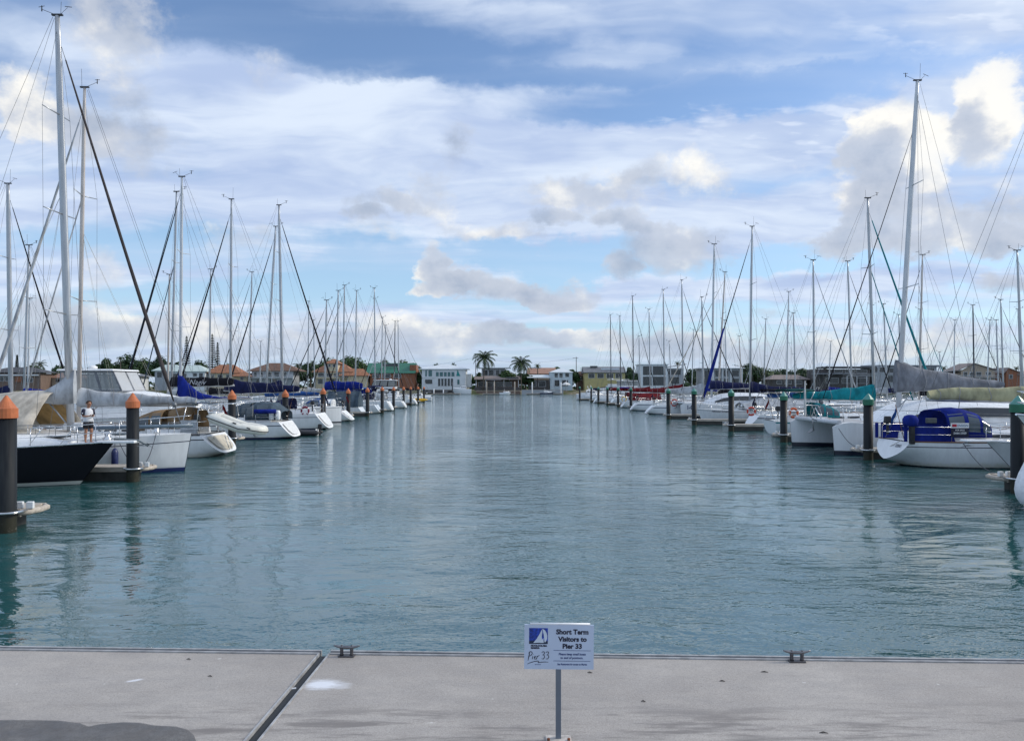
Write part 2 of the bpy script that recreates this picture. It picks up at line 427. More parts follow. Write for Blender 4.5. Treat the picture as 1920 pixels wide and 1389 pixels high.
t.put(b.inputs['Height'], t.math('ADD', grain, t.math('MULTIPLY', mid, .8))); t.put(p.inputs['Normal'], b.outputs[0])
CONC = m

eL, eR = G(0, 1219, DZ), G(1920, 1244, DZ)
ed = (eR - eL).normalized()                       # along the pontoon edge
def edge_pt(s): return eL + ed * s
en = Vector((ed.y, -ed.x, 0))                     # towards the camera
jt, jb = G(606, 1226, DZ), G(470, 1389, DZ)
sj = (jt - eL).dot(ed); jd = (jb - jt).normalized()
JW = .075
def slab(s0, s1, cut0, cut1, label):
    """one pontoon unit between two stations on the edge; its ends follow the joint's direction"""
    o = thing('concrete_pontoon', label, 'pontoon', (0, 0, 0), 0, 'concrete pontoon units')
    a, b = edge_pt(s0), edge_pt(s1)
    c_, d_ = b + jd * 11.0, a + jd * 11.0
    mb = MB(); n0 = len(mb.v)
    top = [a, b, c_, d_]
    mb.v += [(q.x, q.y, DZ) for q in top] + [(q.x, q.y, -.45) for q in top]
    for q in ((0, 3, 2, 1), (0, 1, 5, 4), (1, 2, 6, 5), (2, 3, 7, 6), (3, 0, 4, 7)): mb.face([n0 + i for i in q])
    mb.build('deck_slab', CONC, o)
    # aluminium edge trim along the water side: a lip standing a little proud of the slab
    e = MB(); mid_ = (a + b) / 2 - en * .012
    e.box((mid_.x, mid_.y, DZ - .05), ((b - a).length, .024, .13), rz=math.atan2(ed.y, ed.x)); e.build('edge_strip', STEELP, o)
    e = MB(); mid_ = (a + b) / 2 - en * .065
    e.box((mid_.x, mid_.y, DZ - .07), ((b - a).length, .05, .10), rz=math.atan2(ed.y, ed.x)); e.build('rubbing_strake', RUBBER2, o)
    e = MB(); mid_ = (a + b) / 2 - en * .105
    e.box((mid_.x, mid_.y, DZ - .05), ((b - a).length, .03, .12), rz=math.atan2(ed.y, ed.x)); e.build('edge_strip', STEELP, o)
    for side in cut0, cut1:
        if side is None: continue
        base = edge_pt(side[0]) ; q0 = base + ed * side[1]
        cpt = q0 + jd * 5.5
        e = MB(); e.box((cpt.x, cpt.y, DZ - .06), (11.0, .018, .14), rz=math.atan2(jd.y, jd.x)); e.build('end_strip', STEELP, o)
    return o
STEELP = mat('edge_aluminium', (.36, .36, .36), .6, .2, .25, 6)
RUBBER2 = mat('weathered_rubber', (.10, .11, .115), .8, 0, .25, 9)
slab(-22, sj - JW * .55, None, (sj - JW * .55, -.006), 'concrete pontoon unit carrying the wet patch, on the near side of the rubber joint')
slab(sj + JW * .75, 26, (sj + JW * .75, .006), None, 'concrete pontoon unit on which the blue and white visitor sign stands')
# rubber filled gap
mb = MB(); q = jt + ed * (JW * .1) + jd * 5.5
mb.box((q.x, q.y, DZ - .10), (11.0, JW * 1.18, .16), rz=math.atan2(jd.y, jd.x))
tag(mb.build('rubber_joint', RUBBER), 'dark rubber strip filling the gap between two concrete pontoon units', 'joint strip')
mb = MB(); q = jt + ed * (JW * .55) + jd * .9
q = G(548, 1287, DZ); mb.box((q.x, q.y, DZ - .018), (.07, .018, .012), rz=.3)
tag(mb.build('white_scrap', mat('scrap_white', (.7, .72, .75), .6)), 'small white scrap stuck in the dark rubber joint', 'scrap')
# wet patch
pts = [(-60, 1352), (0, 1349), (60, 1349), (110, 1350), (150, 1355), (166, 1361), (185, 1357), (230, 1353), (262, 1354), (290, 1359), (330, 1361), (352, 1367), (364, 1378), (368, 1389), (372, 1400), (360, 1430), (-60, 1430)]
mb = MB(); mb.poly([G(x, y, DZ + .004) for x, y in pts][::-1])
wm, t, p = new_mat('wet_concrete'); pos = t.node('ShaderNodeNewGeometry').outputs['Position']
nn = t.noise(pos, 3, 5, .6); gg = t.noise(pos, 120, 3, .7)
t.put(p.inputs['Base Color'], t.mix(t.smooth(gg, .35, .62, .65, 0), t.mix(t.smooth(nn, .3, .7), (.105, .098, .092), (.19, .18, .17)), (.07, .065, .06)))
t.put(p.inputs['Roughness'], t.smooth(nn, .35, .65, .35, .6)); t.put(p.inputs['Alpha'], t.smooth(t.noise(pos, 7, 5, .65), .3, .7, .62, .97))
tag(mb.build('wet_patch', wm), 'dark damp patch with a scalloped edge on the concrete pontoon', 'wet patch')
for i, (x, y, l) in enumerate(((354, 1236, .05), (394, 1268, .05), (1106, 1261, .05), (1433, 1260, .07), (1354, 1277, .05), (1206, 1315, .04), (1544, 1374, .07))):
    q = G(x, y, DZ); mb = MB()
    mb.tube([(q.x - l / 2, q.y, DZ + .006), (q.x, q.y + .004, DZ + .009), (q.x + l / 2, q.y - .012, DZ + .006)], [.002, .006, .002], 5)
    tag(mb.build('dead_leaf', mat('leaf_dark', (.035, .03, .025), .8)), 'small dark dead leaf lying on the bare concrete pontoon', 'leaf', 'dead leaves on the pontoon')

# cleats
CLEAT = mat('galvanised_cleat', (.20, .20, .21), .42, .75, .25, 12, .2, 60)
CLEATB = mat('galvanised_dark', (.10, .095, .10), .5, .7, .25, 12, .2, 60)
def cleat(px, py, label):
    q = G(px, py, DZ) ; o = thing('dock_cleat', label, 'cleat', q, math.atan2(ed.y, ed.x), 'dock cleats')
    e = MB(); e.box((0, 0, .008), (.165, .075, .016)); e.build('base_plate', CLEATB, o, bevel=.004)
    for s in (-1, 1):
        e = MB(); e.lathe([(.024, .012), (.018, .03), (.018, .07), (.021, .088)], (s * .052, 0, 0), 12); e.build('post', CLEATB, o)
    e = MB(); n = 13; ps = []; rs = []
    for i in range(n):
        u = -1 + 2 * i / (n - 1); ps.append((u * .137, 0, .094 + .020 * abs(u) ** 2.2)); rs.append(.019 - .012 * abs(u) ** 2)
    e.tube(ps, rs, 10, r2=.9); e.build('horn', CLEAT, o)
    for s in (-1, 1):
        e = MB(); e.lathe([(.012, .100), (.012, .114), (.007, .118)], (s * .052, 0, 0), 10); e.build('bolt', CLEATB, o)
cleat(650, 1230, 'grey two-horned mooring cleat on the pontoon edge next to the rubber joint')
cleat(1494, 1240, 'grey two-horned mooring cleat on the pontoon edge far from the joint, beyond the sign')

# ------------------------------------------------------------------ the visitor sign
SB = G(1047, 1386, DZ); SY = SB.y
SG = thing('visitor_sign', 'small pale blue visitor sign on grey post with blue sail emblem', 'sign', SB, 0)
mppx = SY / FPX
SH = PZ(1253, SY) - DZ; STOP = PZ(1170, SY) - DZ
SW = 130 * mppx
PAINTB = mat('sign_face_pale', (.47, .55, .68), .42, 0, .04, 3)
POSTM = mat('galvanised_post', (.16, .19, .23), .45, .35, .12, 6, stretch=(1, 1, .3))
e = MB(); e.box((0, .006, SH * .5 + .02), (.052 * .82, .03, SH + .12)); e.build('post', POSTM, SG, bevel=.003)
e = MB(); e.box((0, .0, .006), (.20, .12, .012)); e.build('base_plate', mat('base_plate_worn', (.46, .42, .38), .6, .2, .3, 14), SG, bevel=.002)
for sx in (-.08, .08):
    e = MB(); e.lathe([(.012, .012), (.012, .026), (.006, .03)], (sx, -.035, 0), 8); e.build('bolt', mat('rusty_bolt', (.20, .07, .03), .8, .3, .3, 20), SG)
cx = (1048 - 1047) * mppx
rot = math.radians(.55)                                     # the panel hangs a touch clockwise
def on_panel(x, y, tt=0):                                    # x right, y up from the panel's centre
    ca, sa = math.cos(-rot), math.sin(-rot)
    return Vector((cx + x * ca - y * sa, -.0128 - tt, (SH + STOP) / 2 + x * sa + y * ca))
PH = STOP - SH
e = MB(); b0 = 0
for yy in (-.0122, -.0002):
    for x, y in ((-SW / 2, -PH / 2), (SW / 2, -PH / 2), (SW / 2, PH / 2), (-SW / 2, PH / 2)):
        q = on_panel(x, y); e.v.append((q.x, yy, q.z))
for q in ((0, 1, 2, 3), (7, 6, 5, 4), (1, 0, 4, 5), (2, 1, 5, 6), (3, 2, 6, 7), (0, 3, 7, 4)): e.face(q)
e.build('panel', PAINTB, SG)
e = MB(); q0, q1 = on_panel(-SW / 2 + .045, PH / 2 + .006), on_panel(SW / 2 - .03, PH / 2 + .006)
e.tube([(q0.x, -.006, q0.z), (q1.x, -.006, q1.z)], .0085, 8); e.build('top_rail', mat('sign_rail_white', (.80, .81, .82), .35), SG)
INK = mat('sign_ink', (.010, .012, .035), .5); INKB = mat('sign_ink_blue', (.012, .035, .16), .5)
EMB = mat('emblem_blue', (.010, .045, .33), .5, 0, .5, 60); EMD = mat('emblem_dark', (.010, .025, .06), .5); EMW = mat('emblem_pale', (.55, .63, .72), .5)
u = SW / 1305.0                                             # zoom pixels of the sign face, 220..1525 x 300..1120
def SP(zx, zy, tt=.0005): return on_panel((zx - 872) * u, (712 - zy) * u, tt)
def flat(name, pts, m_, tt): 
    e = MB(); e.poly([SP(x, y, tt) for x, y in pts][::-1])
    # a printed film with a hair of thickness
    return e.build(name, m_, SG)
flat('emblem_field', [(308, 358), (660, 358), (660, 640), (308, 640)], EMB, .0005)
flat('emblem_sea', [(308, 600), (660, 600), (660, 655), (308, 655)], EMD, .0008)
flat('emblem_sail', [(555, 368), (600, 392), (632, 440), (648, 500), (645, 560), (622, 612), (600, 628), (592, 560), (580, 470)], EMW, .0011)
flat('emblem_sail', [(548, 380), (556, 440), (545, 520), (560, 630), (490, 632), (388, 636), (450, 560), (505, 470)], EMW, .0011)
flat('emblem_sail', [(575, 540), (583, 632), (520, 634), (548, 590)], EMW, .0013)
for i in range(7):
    a0 = 372 + i * 30
    flat('emblem_ray', [(312, a0), (312, a0 + 6), (440 - i * 8, a0 + 92), (440 - i * 8, a0 + 88)], EMD, .0008)
def txt(name, s, zx, zy, h, m_=INK, bold=.0, shear=0.0, squash=1.0, align='CENTER'):
    return lettering(name, s, m_, SG, h * u / .72, lambda x, y, tt: SP(zx, zy, .0011) + (on_panel(x, y) - on_panel(0, 0)), bold * u, align, shear, squash)
txt('sign_text', 'Short Term', 1120, 468, 92, INK, 5.5, 0, 1.0)
txt('sign_text', 'Visitors to', 1125, 602, 88, INK, 5.5, 0, 1.02)
txt('sign_text', 'Pier 33', 1120, 735, 88, INK, 5.5, 0, 1.05)
txt('sign_text', 'Please keep small boats', 1120, 862, 42, INKB, 1.6, .12, .92)
txt('sign_text', 'to end of pontoon.', 1112, 930, 42, INKB, 1.6, .12, .95)
txt('sign_text', 'See Restaurant for access to Marina', 1120, 1048, 33, INKB, 1.6, .12, .83)
txt('sign_text', 'MOOLOOLABA', 342, 704, 32, INK, 3.2, 0, .98, 'LEFT')
txt('sign_text', 'MARINA', 342, 746, 32, INK, 3.2, 0, .98, 'LEFT')
txt('sign_text', 'RESTAURANT', 478, 1047, 12, INKB, .6, 0, 1.1)
for y in (774, 971):
    flat('sign_rule', [(770, y - 5), (1466, y - 1), (1466, y + 6), (770, y + 3)], INKB, .0009)
def pen(name, pts, w_):
    L_, R_ = [], []
    for i, (x, y) in enumerate(pts):
        a, b = pts[max(i - 1, 0)], pts[min(i + 1, len(pts) - 1)]
        dx_, dy_ = b[0] - a[0], b[1] - a[1]; ll = math.hypot(dx_, dy_) or 1
        k = w_ * (.55 if i in (0, len(pts) - 1) else 1)
        L_.append((x - dy_ / ll * k, y + dx_ / ll * k)); R_.append((x + dy_ / ll * k, y - dx_ / ll * k))
    e = MB(); e.grid([[SP(*a, .0011), SP(*b, .0011)] for a, b in zip(L_, R_)], sm=False); e.build(name, INK, SG)
pen('script_stroke', [(325, 800), (315, 850), (303, 910), (292, 968)], 8)
pen('script_stroke', [(298, 830), (330, 800), (362, 806), (372, 836), (350, 868), (312, 888)], 7)
pen('script_stroke', [(384, 880), (376, 915), (368, 944)], 7)
pen('script_stroke', [(390, 846), (393, 853)], 7)
pen('script_stroke', [(405, 918), (428, 906), (436, 886), (420, 884), (408, 910), (412, 936), (434, 940), (452, 924)], 6)
pen('script_stroke', [(462, 878), (458, 912), (450, 946)], 7)
pen('script_stroke', [(458, 912), (474, 886), (496, 874), (506, 868)], 6)
for ox in (0, 78):
    pen('script_stroke', [(546 + ox, 818), (572 + ox, 798), (600 + ox, 806), (596 + ox, 840), (566 + ox, 862), (596 + ox, 868), (604 + ox, 900), (580 + ox, 936), (546 + ox, 932)], 7)
pen('script_stroke', [(278, 1034), (340, 1006), (410, 985), (470, 976), (494, 978), (482, 998), (478, 1006), (540, 996), (610, 992), (674, 996)], 6)
# ------------------------------------------------------------------ boat builders
# Every boat: origin on the water at the stern, local +x to the bow.  turn = 0: bow towards +X, turn = PI: bow towards -X.
def sgn(v): return -1 if v < 0 else 1
class Hull:
    def __init__(s, L, B, Fb, Fs, tw=.78, ts=.6, oh=.6, zst=.12, draft=.6, flare=.85, full=2.1, mid=.46, e_mid=.38, e_st=.5, drop=0):
        s.__dict__.update(drop=drop, L=L, B=B, Fb=Fb, Fs=Fs, tw=tw, ts=ts, oh=oh, zst=zst, draft=draft, flare=flare, full=full, mid=mid, e_mid=e_mid, e_st=e_st)
    def b(s, u):
        if u < s.mid: f = s.tw + (1 - s.tw) * math.sin(PI / 2 * u / s.mid)
        else: f = (1 - ((u - s.mid) / (1 - s.mid)) ** s.full) ** .92 if u < 1 else 0.0
        return max(s.B / 2 * f, .03)
    def zs(s, u): return s.Fs + (s.Fb - s.Fs) * u ** 1.5 - .07 * math.sin(PI * u) - (s.drop * max(0, (u - .90) / .10) ** 2.2 if s.drop else 0)
    def zb(s, u):
        k = min(1, u / .22); k = k * k * (3 - 2 * k)
        return s.zst + (-s.draft - s.zst) * k
    def e(s, u):
        a = s.e_st + (s.e_mid - s.e_st) * min(1, u / .3)
        k = max(0, (u - .45) / .55); return a + (s.flare - a) * k ** 1.4
    def x(s, u, z):
        h = max(-.2, min(1, z / s.zs(u)))
        x0 = s.ts * h if s.ts > 0 else -s.ts * (1 - h)
        return x0 + (s.L - s.oh * (1 - h) - x0) * u
    def pt(s, u, a):
        zs, zb = s.zs(u), s.zb(u); z = zs - (zs - zb) * math.sin(a)
        return s.x(u, z), s.b(u) * max(0, math.cos(a)) ** s.e(u), z
    def u_at(s, x):
        h1 = s.ts if s.ts > 0 else 0
        return max(0, min(1, (x - h1) / (s.L - h1)))
    def deck(s, x):
        u = s.u_at(x); return s.zs(u)
    def half(s, x): return s.b(s.u_at(x))
    def side(s, x, z):
        """half breadth of the skin at x, z"""
        lo, hi = 0.0, 1.0
        for _ in range(24):
            m = (lo + hi) / 2
            if s.x(m, z) < x: lo = m
            else: hi = m
        u = lo; zs, zb = s.zs(u), s.zb(u)
        q = max(0, min(1, (zs - z) / (zs - zb)))
        return s.b(u) * max(0, math.sqrt(1 - q * q)) ** s.e(u)
    def build(s, root, m, deckm=None, rail=None, n=26, k=12, transom=None, panel=None):
        mb = MB(); att = []
        us = [(i / (n - 1)) for i in range(n)]; us = [1 - (1 - u) ** 1.25 for u in us]
        for sg in (1, -1):
            rows = []
            for u in us:
                r = []
                for j in range(k + 1):
                    a = PI / 2 * (j / k) ** 1.15
                    x, y, z = s.pt(u, a); r.append((x, y * sg, z)); att.append(s.zs(u) - z)
                rows.append(r if sg > 0 else r)
            b = mb.grid(rows)
            if sg < 0:
                for i in range(len(mb.f)):
                    if min(mb.f[i]) >= b: mb.f[i] = mb.f[i][::-1]
        mb.att = {'below_sheer': att}
        mb.build('hull', m, root)
        # transom: the closed stern face
        ring = [s.pt(0, PI / 2 * (j / k) ** 1.15) for j in range(k + 1)]
        face = [(x, y, z) for x, y, z in ring] + [(x, -y, z) for x, y, z in ring[::-1]]
        e = MB(); e.poly(face); cz = sum(p[2] for p in face) / len(face); cx_ = sum(p[0] for p in face) / len(face)
        tr = e.build('transom', transom or m, root)
        if panel:
            e = MB(); pts = []
            for x, y, z in face: pts.append(((x - cx_) * .74 + cx_ - .035, y * .72, (z - cz) * .74 + cz + .05))
            e.poly(pts); e.build('transom_recess', panel, tr)
        rows = []
        for u in us:
            zz = s.zs(u); x = s.x(u, zz); bb = s.b(u)
            rows.append([(x, bb * q, zz - .015 + .07 * (1 - q * q) * min(1, bb)) for q in (-1, -.55, 0, .55, 1)])
        e = MB(); e.grid(rows); e.build('deck', deckm or DECK, root)
        if rail:
            for sg in (1, -1):
                e = MB(); e.tube([(s.x(u, s.zs(u)), sg * (s.b(u) - .01), s.zs(u) + .02) for u in us[::2] + [1]], .032, 5, caps=True)
                e.build('toe_rail', rail, root)

def trunk(root, H, x0, x1, h0, h1, wk, m, name='cabin', win=GLASS, nwin=3, slope=.8, base=0.0, wz=(.38, .74), back=.1, lod=2):
    """coach roof lofted along the deck, x0 aft .. x1 forward, with side windows as sub-parts"""
    n = 12; rows = []; info = []
    for i in range(n):
        f = i / (n - 1); x = x0 + (x1 - x0) * f
        w = min(H.half(x), H.B / 2) * wk * (1 - .12 * f); h = h0 + (h1 - h0) * f
        if f > .62: h *= 1 - (slope * ((f - .62) / .38) ** 1.5)
        z = H.deck(min(x, H.L * .97)) + base
        info.append((x, w, h, z))
        r = [(w, -.03), (w * .985, h * .4), (w * .95, h * .8), (w * .84, h * .98), (w * .4, h * 1.06), (0, h * 1.08)]
        xx = x + (back if i == 0 else 0)
        rows.append([(x, y, z + q) for y, q in r] + [(x, -y, z + q) for y, q in r[-2::-1]])
    e = MB(); e.grid(rows); e.face(range(len(rows[0]))); 
    nn = len(rows[0]); e.face([(n - 1) * nn + i for i in range(nn)][::-1])
    c = e.build(name, m, root)
    if nwin and lod:
        def at(f):
            k = f * (n - 1); i = min(int(k), n - 2); q = k - i
            return tuple(info[i][j] * (1 - q) + info[i + 1][j] * q for j in range(4))
        for sg in (1, -1):
            for q in range(nwin):
                f0 = .05 + .66 * q / nwin; f1 = f0 + .66 / nwin - .045
                e = MB(); rws = []
                for g in range(4):
                    f = f0 + (f1 - f0) * g / 3; x, w, h, z = at(f)
                    k = 1 if 0 < g < 3 else .9
                    lo_, hi_ = wz[0] + (1 - k) * .6, wz[1] - (1 - k) * .4
                    wy = lambda t_: w * (1 - .015 * t_ / .4 if t_ < .4 else .985 - .035 * (t_ - .4) / .4)
                    rws.append([(x, sg * (wy(lo_) + .012), z + h * lo_), (x, sg * (wy(hi_) + .014), z + h * hi_)])
                e.grid(rws, sm=False); e.build('cabin_window', win, c)
    return c

def boom_cover(root, x0, z0, length, h0, h1, w, m, up=.0, peak=.0, name='sail_cover', curve=2.2):
    """cloth over the furled mainsail: tall at the mast, thinning aft (towards -x)"""
    n = 14; rows = []; ph = rng.random() * 9
    for i in range(n):
        f = i / (n - 1); x = x0 - length * f; z = z0 + up * f
        h = h1 + (h0 - h1) * (1 - f) ** curve
        if i == n - 1: h *= .75
        ww = w * (1 - .35 * f) * (1 + .06 * math.sin(9 * f + ph)); h *= 1 + .05 * math.sin(14 * f + ph * 2)
        sec = [(-.55, -.10), (-.9, .10), (-1, .32), (-.82, .62), (-.42, .9), (0, 1.0), (.42, .9), (.82, .62), (1, .32), (.9, .10), (.55, -.10)]
        rows.append([(x + .03 * math.sin(5 * q + i), ww * y * (1 + .10 * math.sin(i * 1.7 + q * 4 + ph)), z + h * q + .022 * math.sin(i * 2.1 + q * 6 + ph)) for y, q in sec])
    if peak:
        x, z = x0 + .14, z0
        rows.insert(0, [(x, y * w * .8, z + (h0 + peak) * q) for y, q in sec])
    e = MB(); e.grid(rows, close=True); nn = len(rows[0])
    e.face(range(nn)); e.face([(len(rows) - 1) * nn + i for i in range(nn)][::-1])
    o = e.build(name, m, root)
    if length > 3.5 and name == 'sail_cover':
        for i in (4, 7, 10, 12):
            e = MB(); c0 = sum((Vector(p_) for p_ in rows[i]), Vector()) / nn
            e.tube([c0 + (Vector(p_) - c0) * 1.04 + Vector((0, 0, -.01)) for p_ in rows[i]], .014, 4); e.build('lashing', LASH, o)
    return o
LASH = mat('cover_lashing', (.30, .30, .31), .9)

def hood(root, xs, hs, w, zb, m, name='sprayhood', win=None, close_front=False, legs=False):
    """folding canvas hood: arches at stations xs with heights hs; legs: an open bimini on tubes"""
    rows = []
    N = 11
    for x, h in zip(xs, hs):
        r = []
        for j in range(N):
            a = PI * j / (N - 1); cy, cz = math.cos(a), math.sin(a)
            y = w * sgn(cy) * abs(cy) ** .55; z = h * abs(cz) ** .5 if not legs else h - .10 + .16 * abs(cz) ** .6
            r.append((x, y, zb + z))
        rows.append(r)
    e = MB(); e.grid(rows)
    if not legs and close_front:
        e.face(range(N))
    o = e.build(name, m, root)
    sd = o.modifiers.new('cloth', 'SOLIDIFY'); sd.thickness = .015; sd.offset = -1
    if win:
        for sg in (0, 1):
            js = (0, 1, 2, 3) if not sg else (N - 1, N - 2, N - 3, N - 4)
            for i in range(len(xs) - 1):
                e = MB(); pr = []
                for g in (.12, .5, .88):
                    rw = []
                    for f in (.35, 1.0, 1.8, 2.5):
                        k = min(int(f), 2); h_ = f - k
                        pt_ = lambda ii: Vector(rows[ii][js[k]]).lerp(Vector(rows[ii][js[k + 1]]), h_)
                        v = pt_(i).lerp(pt_(i + 1), g); rw.append((v.x, v.y + (.02 if v.y > 0 else -.02), v.z + .012))
                    pr.append(rw)
                e.grid(pr); e.build('clear_panel', win, o)
    if legs:
        for x in (xs[0], xs[-1]):
            for sg in (-1, 1):
                e = MB(); e.tube([((xs[0] + xs[-1]) / 2, sg * w, zb + .05), (x, sg * w, zb + hs[0] - .1)], .016, 5); e.build('bimini_leg', STEEL, o)
    return o

def rails(root, H, lod=2, bow=True, stern=True, m=STEEL, h=.62, x_from=None, x_to=None):
    r = .015 if lod > 1 else .02
    L = H.L; tip = H.x(1, H.zs(1)); off = .06
    def P_(x, sg, dz): return (x, sg * max(.05, H.half(x) - off), H.deck(x) + dz)
    if bow:
        e = MB()
        for dz in ((h, h * .5) if lod > 1 else (h,)):
            pts = [P_(L * .84, 1, dz), P_(L * .92, 1, dz + .02), (tip - .12, .14, H.zs(1) + dz + .05), (tip - .02, 0, H.zs(1) + dz + .06), (tip - .12, -.14, H.zs(1) + dz + .05), P_(L * .92, -1, dz + .02), P_(L * .84, -1, dz)]
            e.tube(pts, r, 5)
        pu = e.build('pulpit', m, root)
        for sg in (1, -1):
            for x in (L * .84, L * .93):
                e = MB(); e.tube([P_(x, sg, 0), P_(x, sg, h)], r, 5); e.build('pulpit_post', m, pu)
    if stern:
        a = max(.15, H.ts * 1.0 + .12 if H.ts > 0 else .15)
        e = MB()
        for dz in ((h, h * .5) if lod > 1 else (h,)):
            for sg in (1, -1):
                e.tube([P_(L * .14 + a * .6, sg, dz), P_(a, sg, dz), (a - .02, sg * H.b(0) * .35, H.zs(0) + dz)], r, 5)
        pu = e.build('pushpit', m, root)
        for sg in (1, -1):
            for x in (L * .14 + a * .6, a):
                e = MB(); e.tube([P_(x, sg, 0), P_(x, sg, h)], r, 5); e.build('pushpit_post', m, pu)
    if lod > 0:
        xs = [L * (.16 + .115 * i) for i in range(7)]
        for sg in (1, -1):
            e = MB()
            e.tube([P_(x, sg, h) for x in xs], .007 if lod > 1 else .012, 4)
            if lod > 1: e.tube([P_(x, sg, h * .5) for x in xs], .006, 4)
            ll = e.build('lifeline', WIRE, root)
            if lod > 1:
                for x in xs[1:-1:2] if lod < 3 else xs[1:-1]:
                    e = MB(); e.tube([P_(x, sg, 0), P_(x, sg, h + .01)], .012, 5); e.build('stanchion', m, ll)

def masthead(root, x, z, k=0, s=1.0):
    """instruments on top of the mast"""
    d = rng.choice((-1, 1))
    e = MB(); e.box((x, 0, z + .03), (.42 * s, .10, .06)); e.build('masthead_crane', BLACK, root)
    e = MB(); e.tube([(x + .1 * d, 0, z + .05), (x + .62 * d, .02, z + .26)], .010 * s, 4)
    e.tube([(x + .62 * d, .02, z + .18), (x + .62 * d, .02, z + .40)], .022 * s, 5); e.tube([(x + .5 * d, .0, z + .38), (x + .76 * d, .05, z + .36)], .012, 4)
    e.build('wind_sensor', BLACK, root)
    e = MB(); e.tube([(x - .12 * d, .02, z + .05), (x - .14 * d, .02, z + (.9 if k % 2 else .55))], .008 * s, 4); e.build('aerial', BLACK, root)
    if k % 3:
        e = MB(); e.tube([(x - .15 * d, -.03, z + .05), (x - .42 * d, -.03, z + .30)], .008, 4)
        e.tube([(x - .62 * d, -.10, z + .28), (x - .30 * d, .0, z + .36)], .014, 4); e.build('wind_vane', BLACK, root)

def rig(root, H, mx, zbase, ztop, rake, m=ALU, nspr=2, genoa=BLACKC, gtop=.93, fore=None, r=.105, lod=2, spl=None, split=True, back=True, radar=False, gr=.085, inner=False, k=0, boom=None, lazy=False):
    def mp(z): return Vector((mx - rake * (z - zbase) / (ztop - zbase), 0, z))
    hgt = ztop - zbase
    e = MB(); zz = [zbase + hgt * f for f in (0, .3, .6, .85, .95, 1)]
    e.tube([mp(z) for z in zz], [r, r, r * .98, r * .88, r * .74, r * .62], 10, r2=.68); ms = e.build('mast', m, root)
    masthead(ms, mp(ztop).x, ztop, k, 1.0 if lod > 1 else 1.4)
    spl = spl or H.B * .30
    fr = {1: (.52,), 2: (.37, .68), 3: (.28, .52, .76)}[nspr]
    for q, f in enumerate(fr):
        p = mp(zbase + hgt * f); l = spl * (1 - .13 * q)
        for sg in (1, -1):
            e = MB(); e.tube([p, p + Vector((-.16, sg * l, .08))], [.03, .02], 5); e.build('spreader', m if m is not MASTT else ALU, ms)
    wr = .0075 if lod > 1 else .010
    cp = H.half(mx - .25) - .10
    for sg in (1, -1):
        pts = [(mx - .25, sg * cp, H.deck(mx - .25))]
        for q, f in enumerate(fr):
            p = mp(zbase + hgt * f); pts.append(p + Vector((-.16, sg * spl * (1 - .13 * q), .08)))
        pts.append(mp(zbase + hgt * .975))
        e = MB(); e.tube(pts, wr, 4); e.build('shroud', WIRE, root)
        if lod > 0:
            e = MB(); e.tube([(mx + .2, sg * cp * .97, H.deck(mx)), mp(zbase + hgt * fr[0])], wr, 4); e.build('shroud', WIRE, root)
    tip = H.x(1, H.zs(1))
    f0 = Vector(fore) if fore else Vector((tip - .22, 0, H.zs(1) + .12))
    f1 = mp(zbase + hgt * gtop) + Vector((r * .8, 0, 0))
    if genoa is not None:
        a = f0 + (f1 - f0) * .05
        e = MB(); e.tube([f0, a], .02, 5); e.tube([a, a + (f1 - f0) * .012], .09, 8); fs = e.build('forestay', WIRE, root)
        n = 12; pts = []; rs = []
        for i in range(n):
            g = i / (n - 1); q = a + (f1 - f0) * (.015 + .90 * g)
            pts.append(q + Vector((0, .012 * math.sin(7 * g + k), -.10 * math.sin(PI * g)))); rs.append((gr * (1.0 - .62 * g) if 0 < i < n - 1 else gr * .3) * (1 + .05 * math.sin(i * 2.3)))
        e = MB(); e.tube(pts, rs, 7); e.build('furled_genoa', genoa, root)
        e = MB(); e.tube([pts[-1], f1], .012, 4); e.build('halyard', WIRE, root)
    else:
        e = MB(); e.tube([f0, f1], .011, 4); e.build('forestay', WIRE, root)
    if inner:
        e = MB(); e.tube([(mx + (tip - mx) * .62, 0, H.deck(mx + (tip - mx) * .62)), mp(zbase + hgt * .68)], [.05, .03], 6); e.build('inner_forestay', genoa or WIRE, root)
    if back:
        st = max(H.ts, 0) + .12; top = mp(ztop - .05) - Vector((.18, 0, 0)); zt = H.zs(0)
        if split:
            j = top + (Vector((st, 0, zt)) - top) * .74
            for sg in (1, -1):
                e = MB(); e.tube([(st, sg * H.b(0) * .8, zt), j, top], wr, 4); e.build('backstay', WIRE, root)
        else:
            e = MB(); e.tube([(st, 0, zt), top], wr * 1.2, 4); e.build('backstay', WIRE, root)
    if boom:
        bl, bz, up = boom
        e = MB(); e.tube([(mx - .12, 0, bz), (mx - bl, 0, bz + up)], .075, 8, r2=.7); bo = e.build('boom', m if m is not MASTT else ALU, root)
        e = MB(); e.tube([(mx - bl + .05, 0, bz + up), mp(ztop - .1) - Vector((.12, 0, 0))], wr, 4); e.build('topping_lift', WIRE, root)
        e = MB(); e.tube([(mx - bl * .75, 0, bz + up * .7), (max(mx - bl * .78, .6), 0, H.deck(mx - bl * .8) + .25)], .02, 4); e.build('mainsheet', ROPE, root)
        e = MB(); e.tube([(mx - .9, 0, bz - .05), (mx - .15, 0, zbase + .25)], .03, 5); e.build('vang', m, root)
        if lazy:
            for sg in (1, -1):
                for f in (.3, .7):
                    e = MB(); e.tube([(mx - bl * f, sg * .14, bz + .2), mp(zbase + hgt * .58)], .006, 4); e.build('lazy_jack', ROPE, root)
    if radar:
        p = mp(zbase + hgt * .42)
        e = MB(); e.lathe([(.02, -.12), (.24, -.1), (.27, 0), (.24, .1), (.05, .13)], (p.x + .34, 0, p.z), 12); e.build('radar_dome', WHITE, root)
    return mp

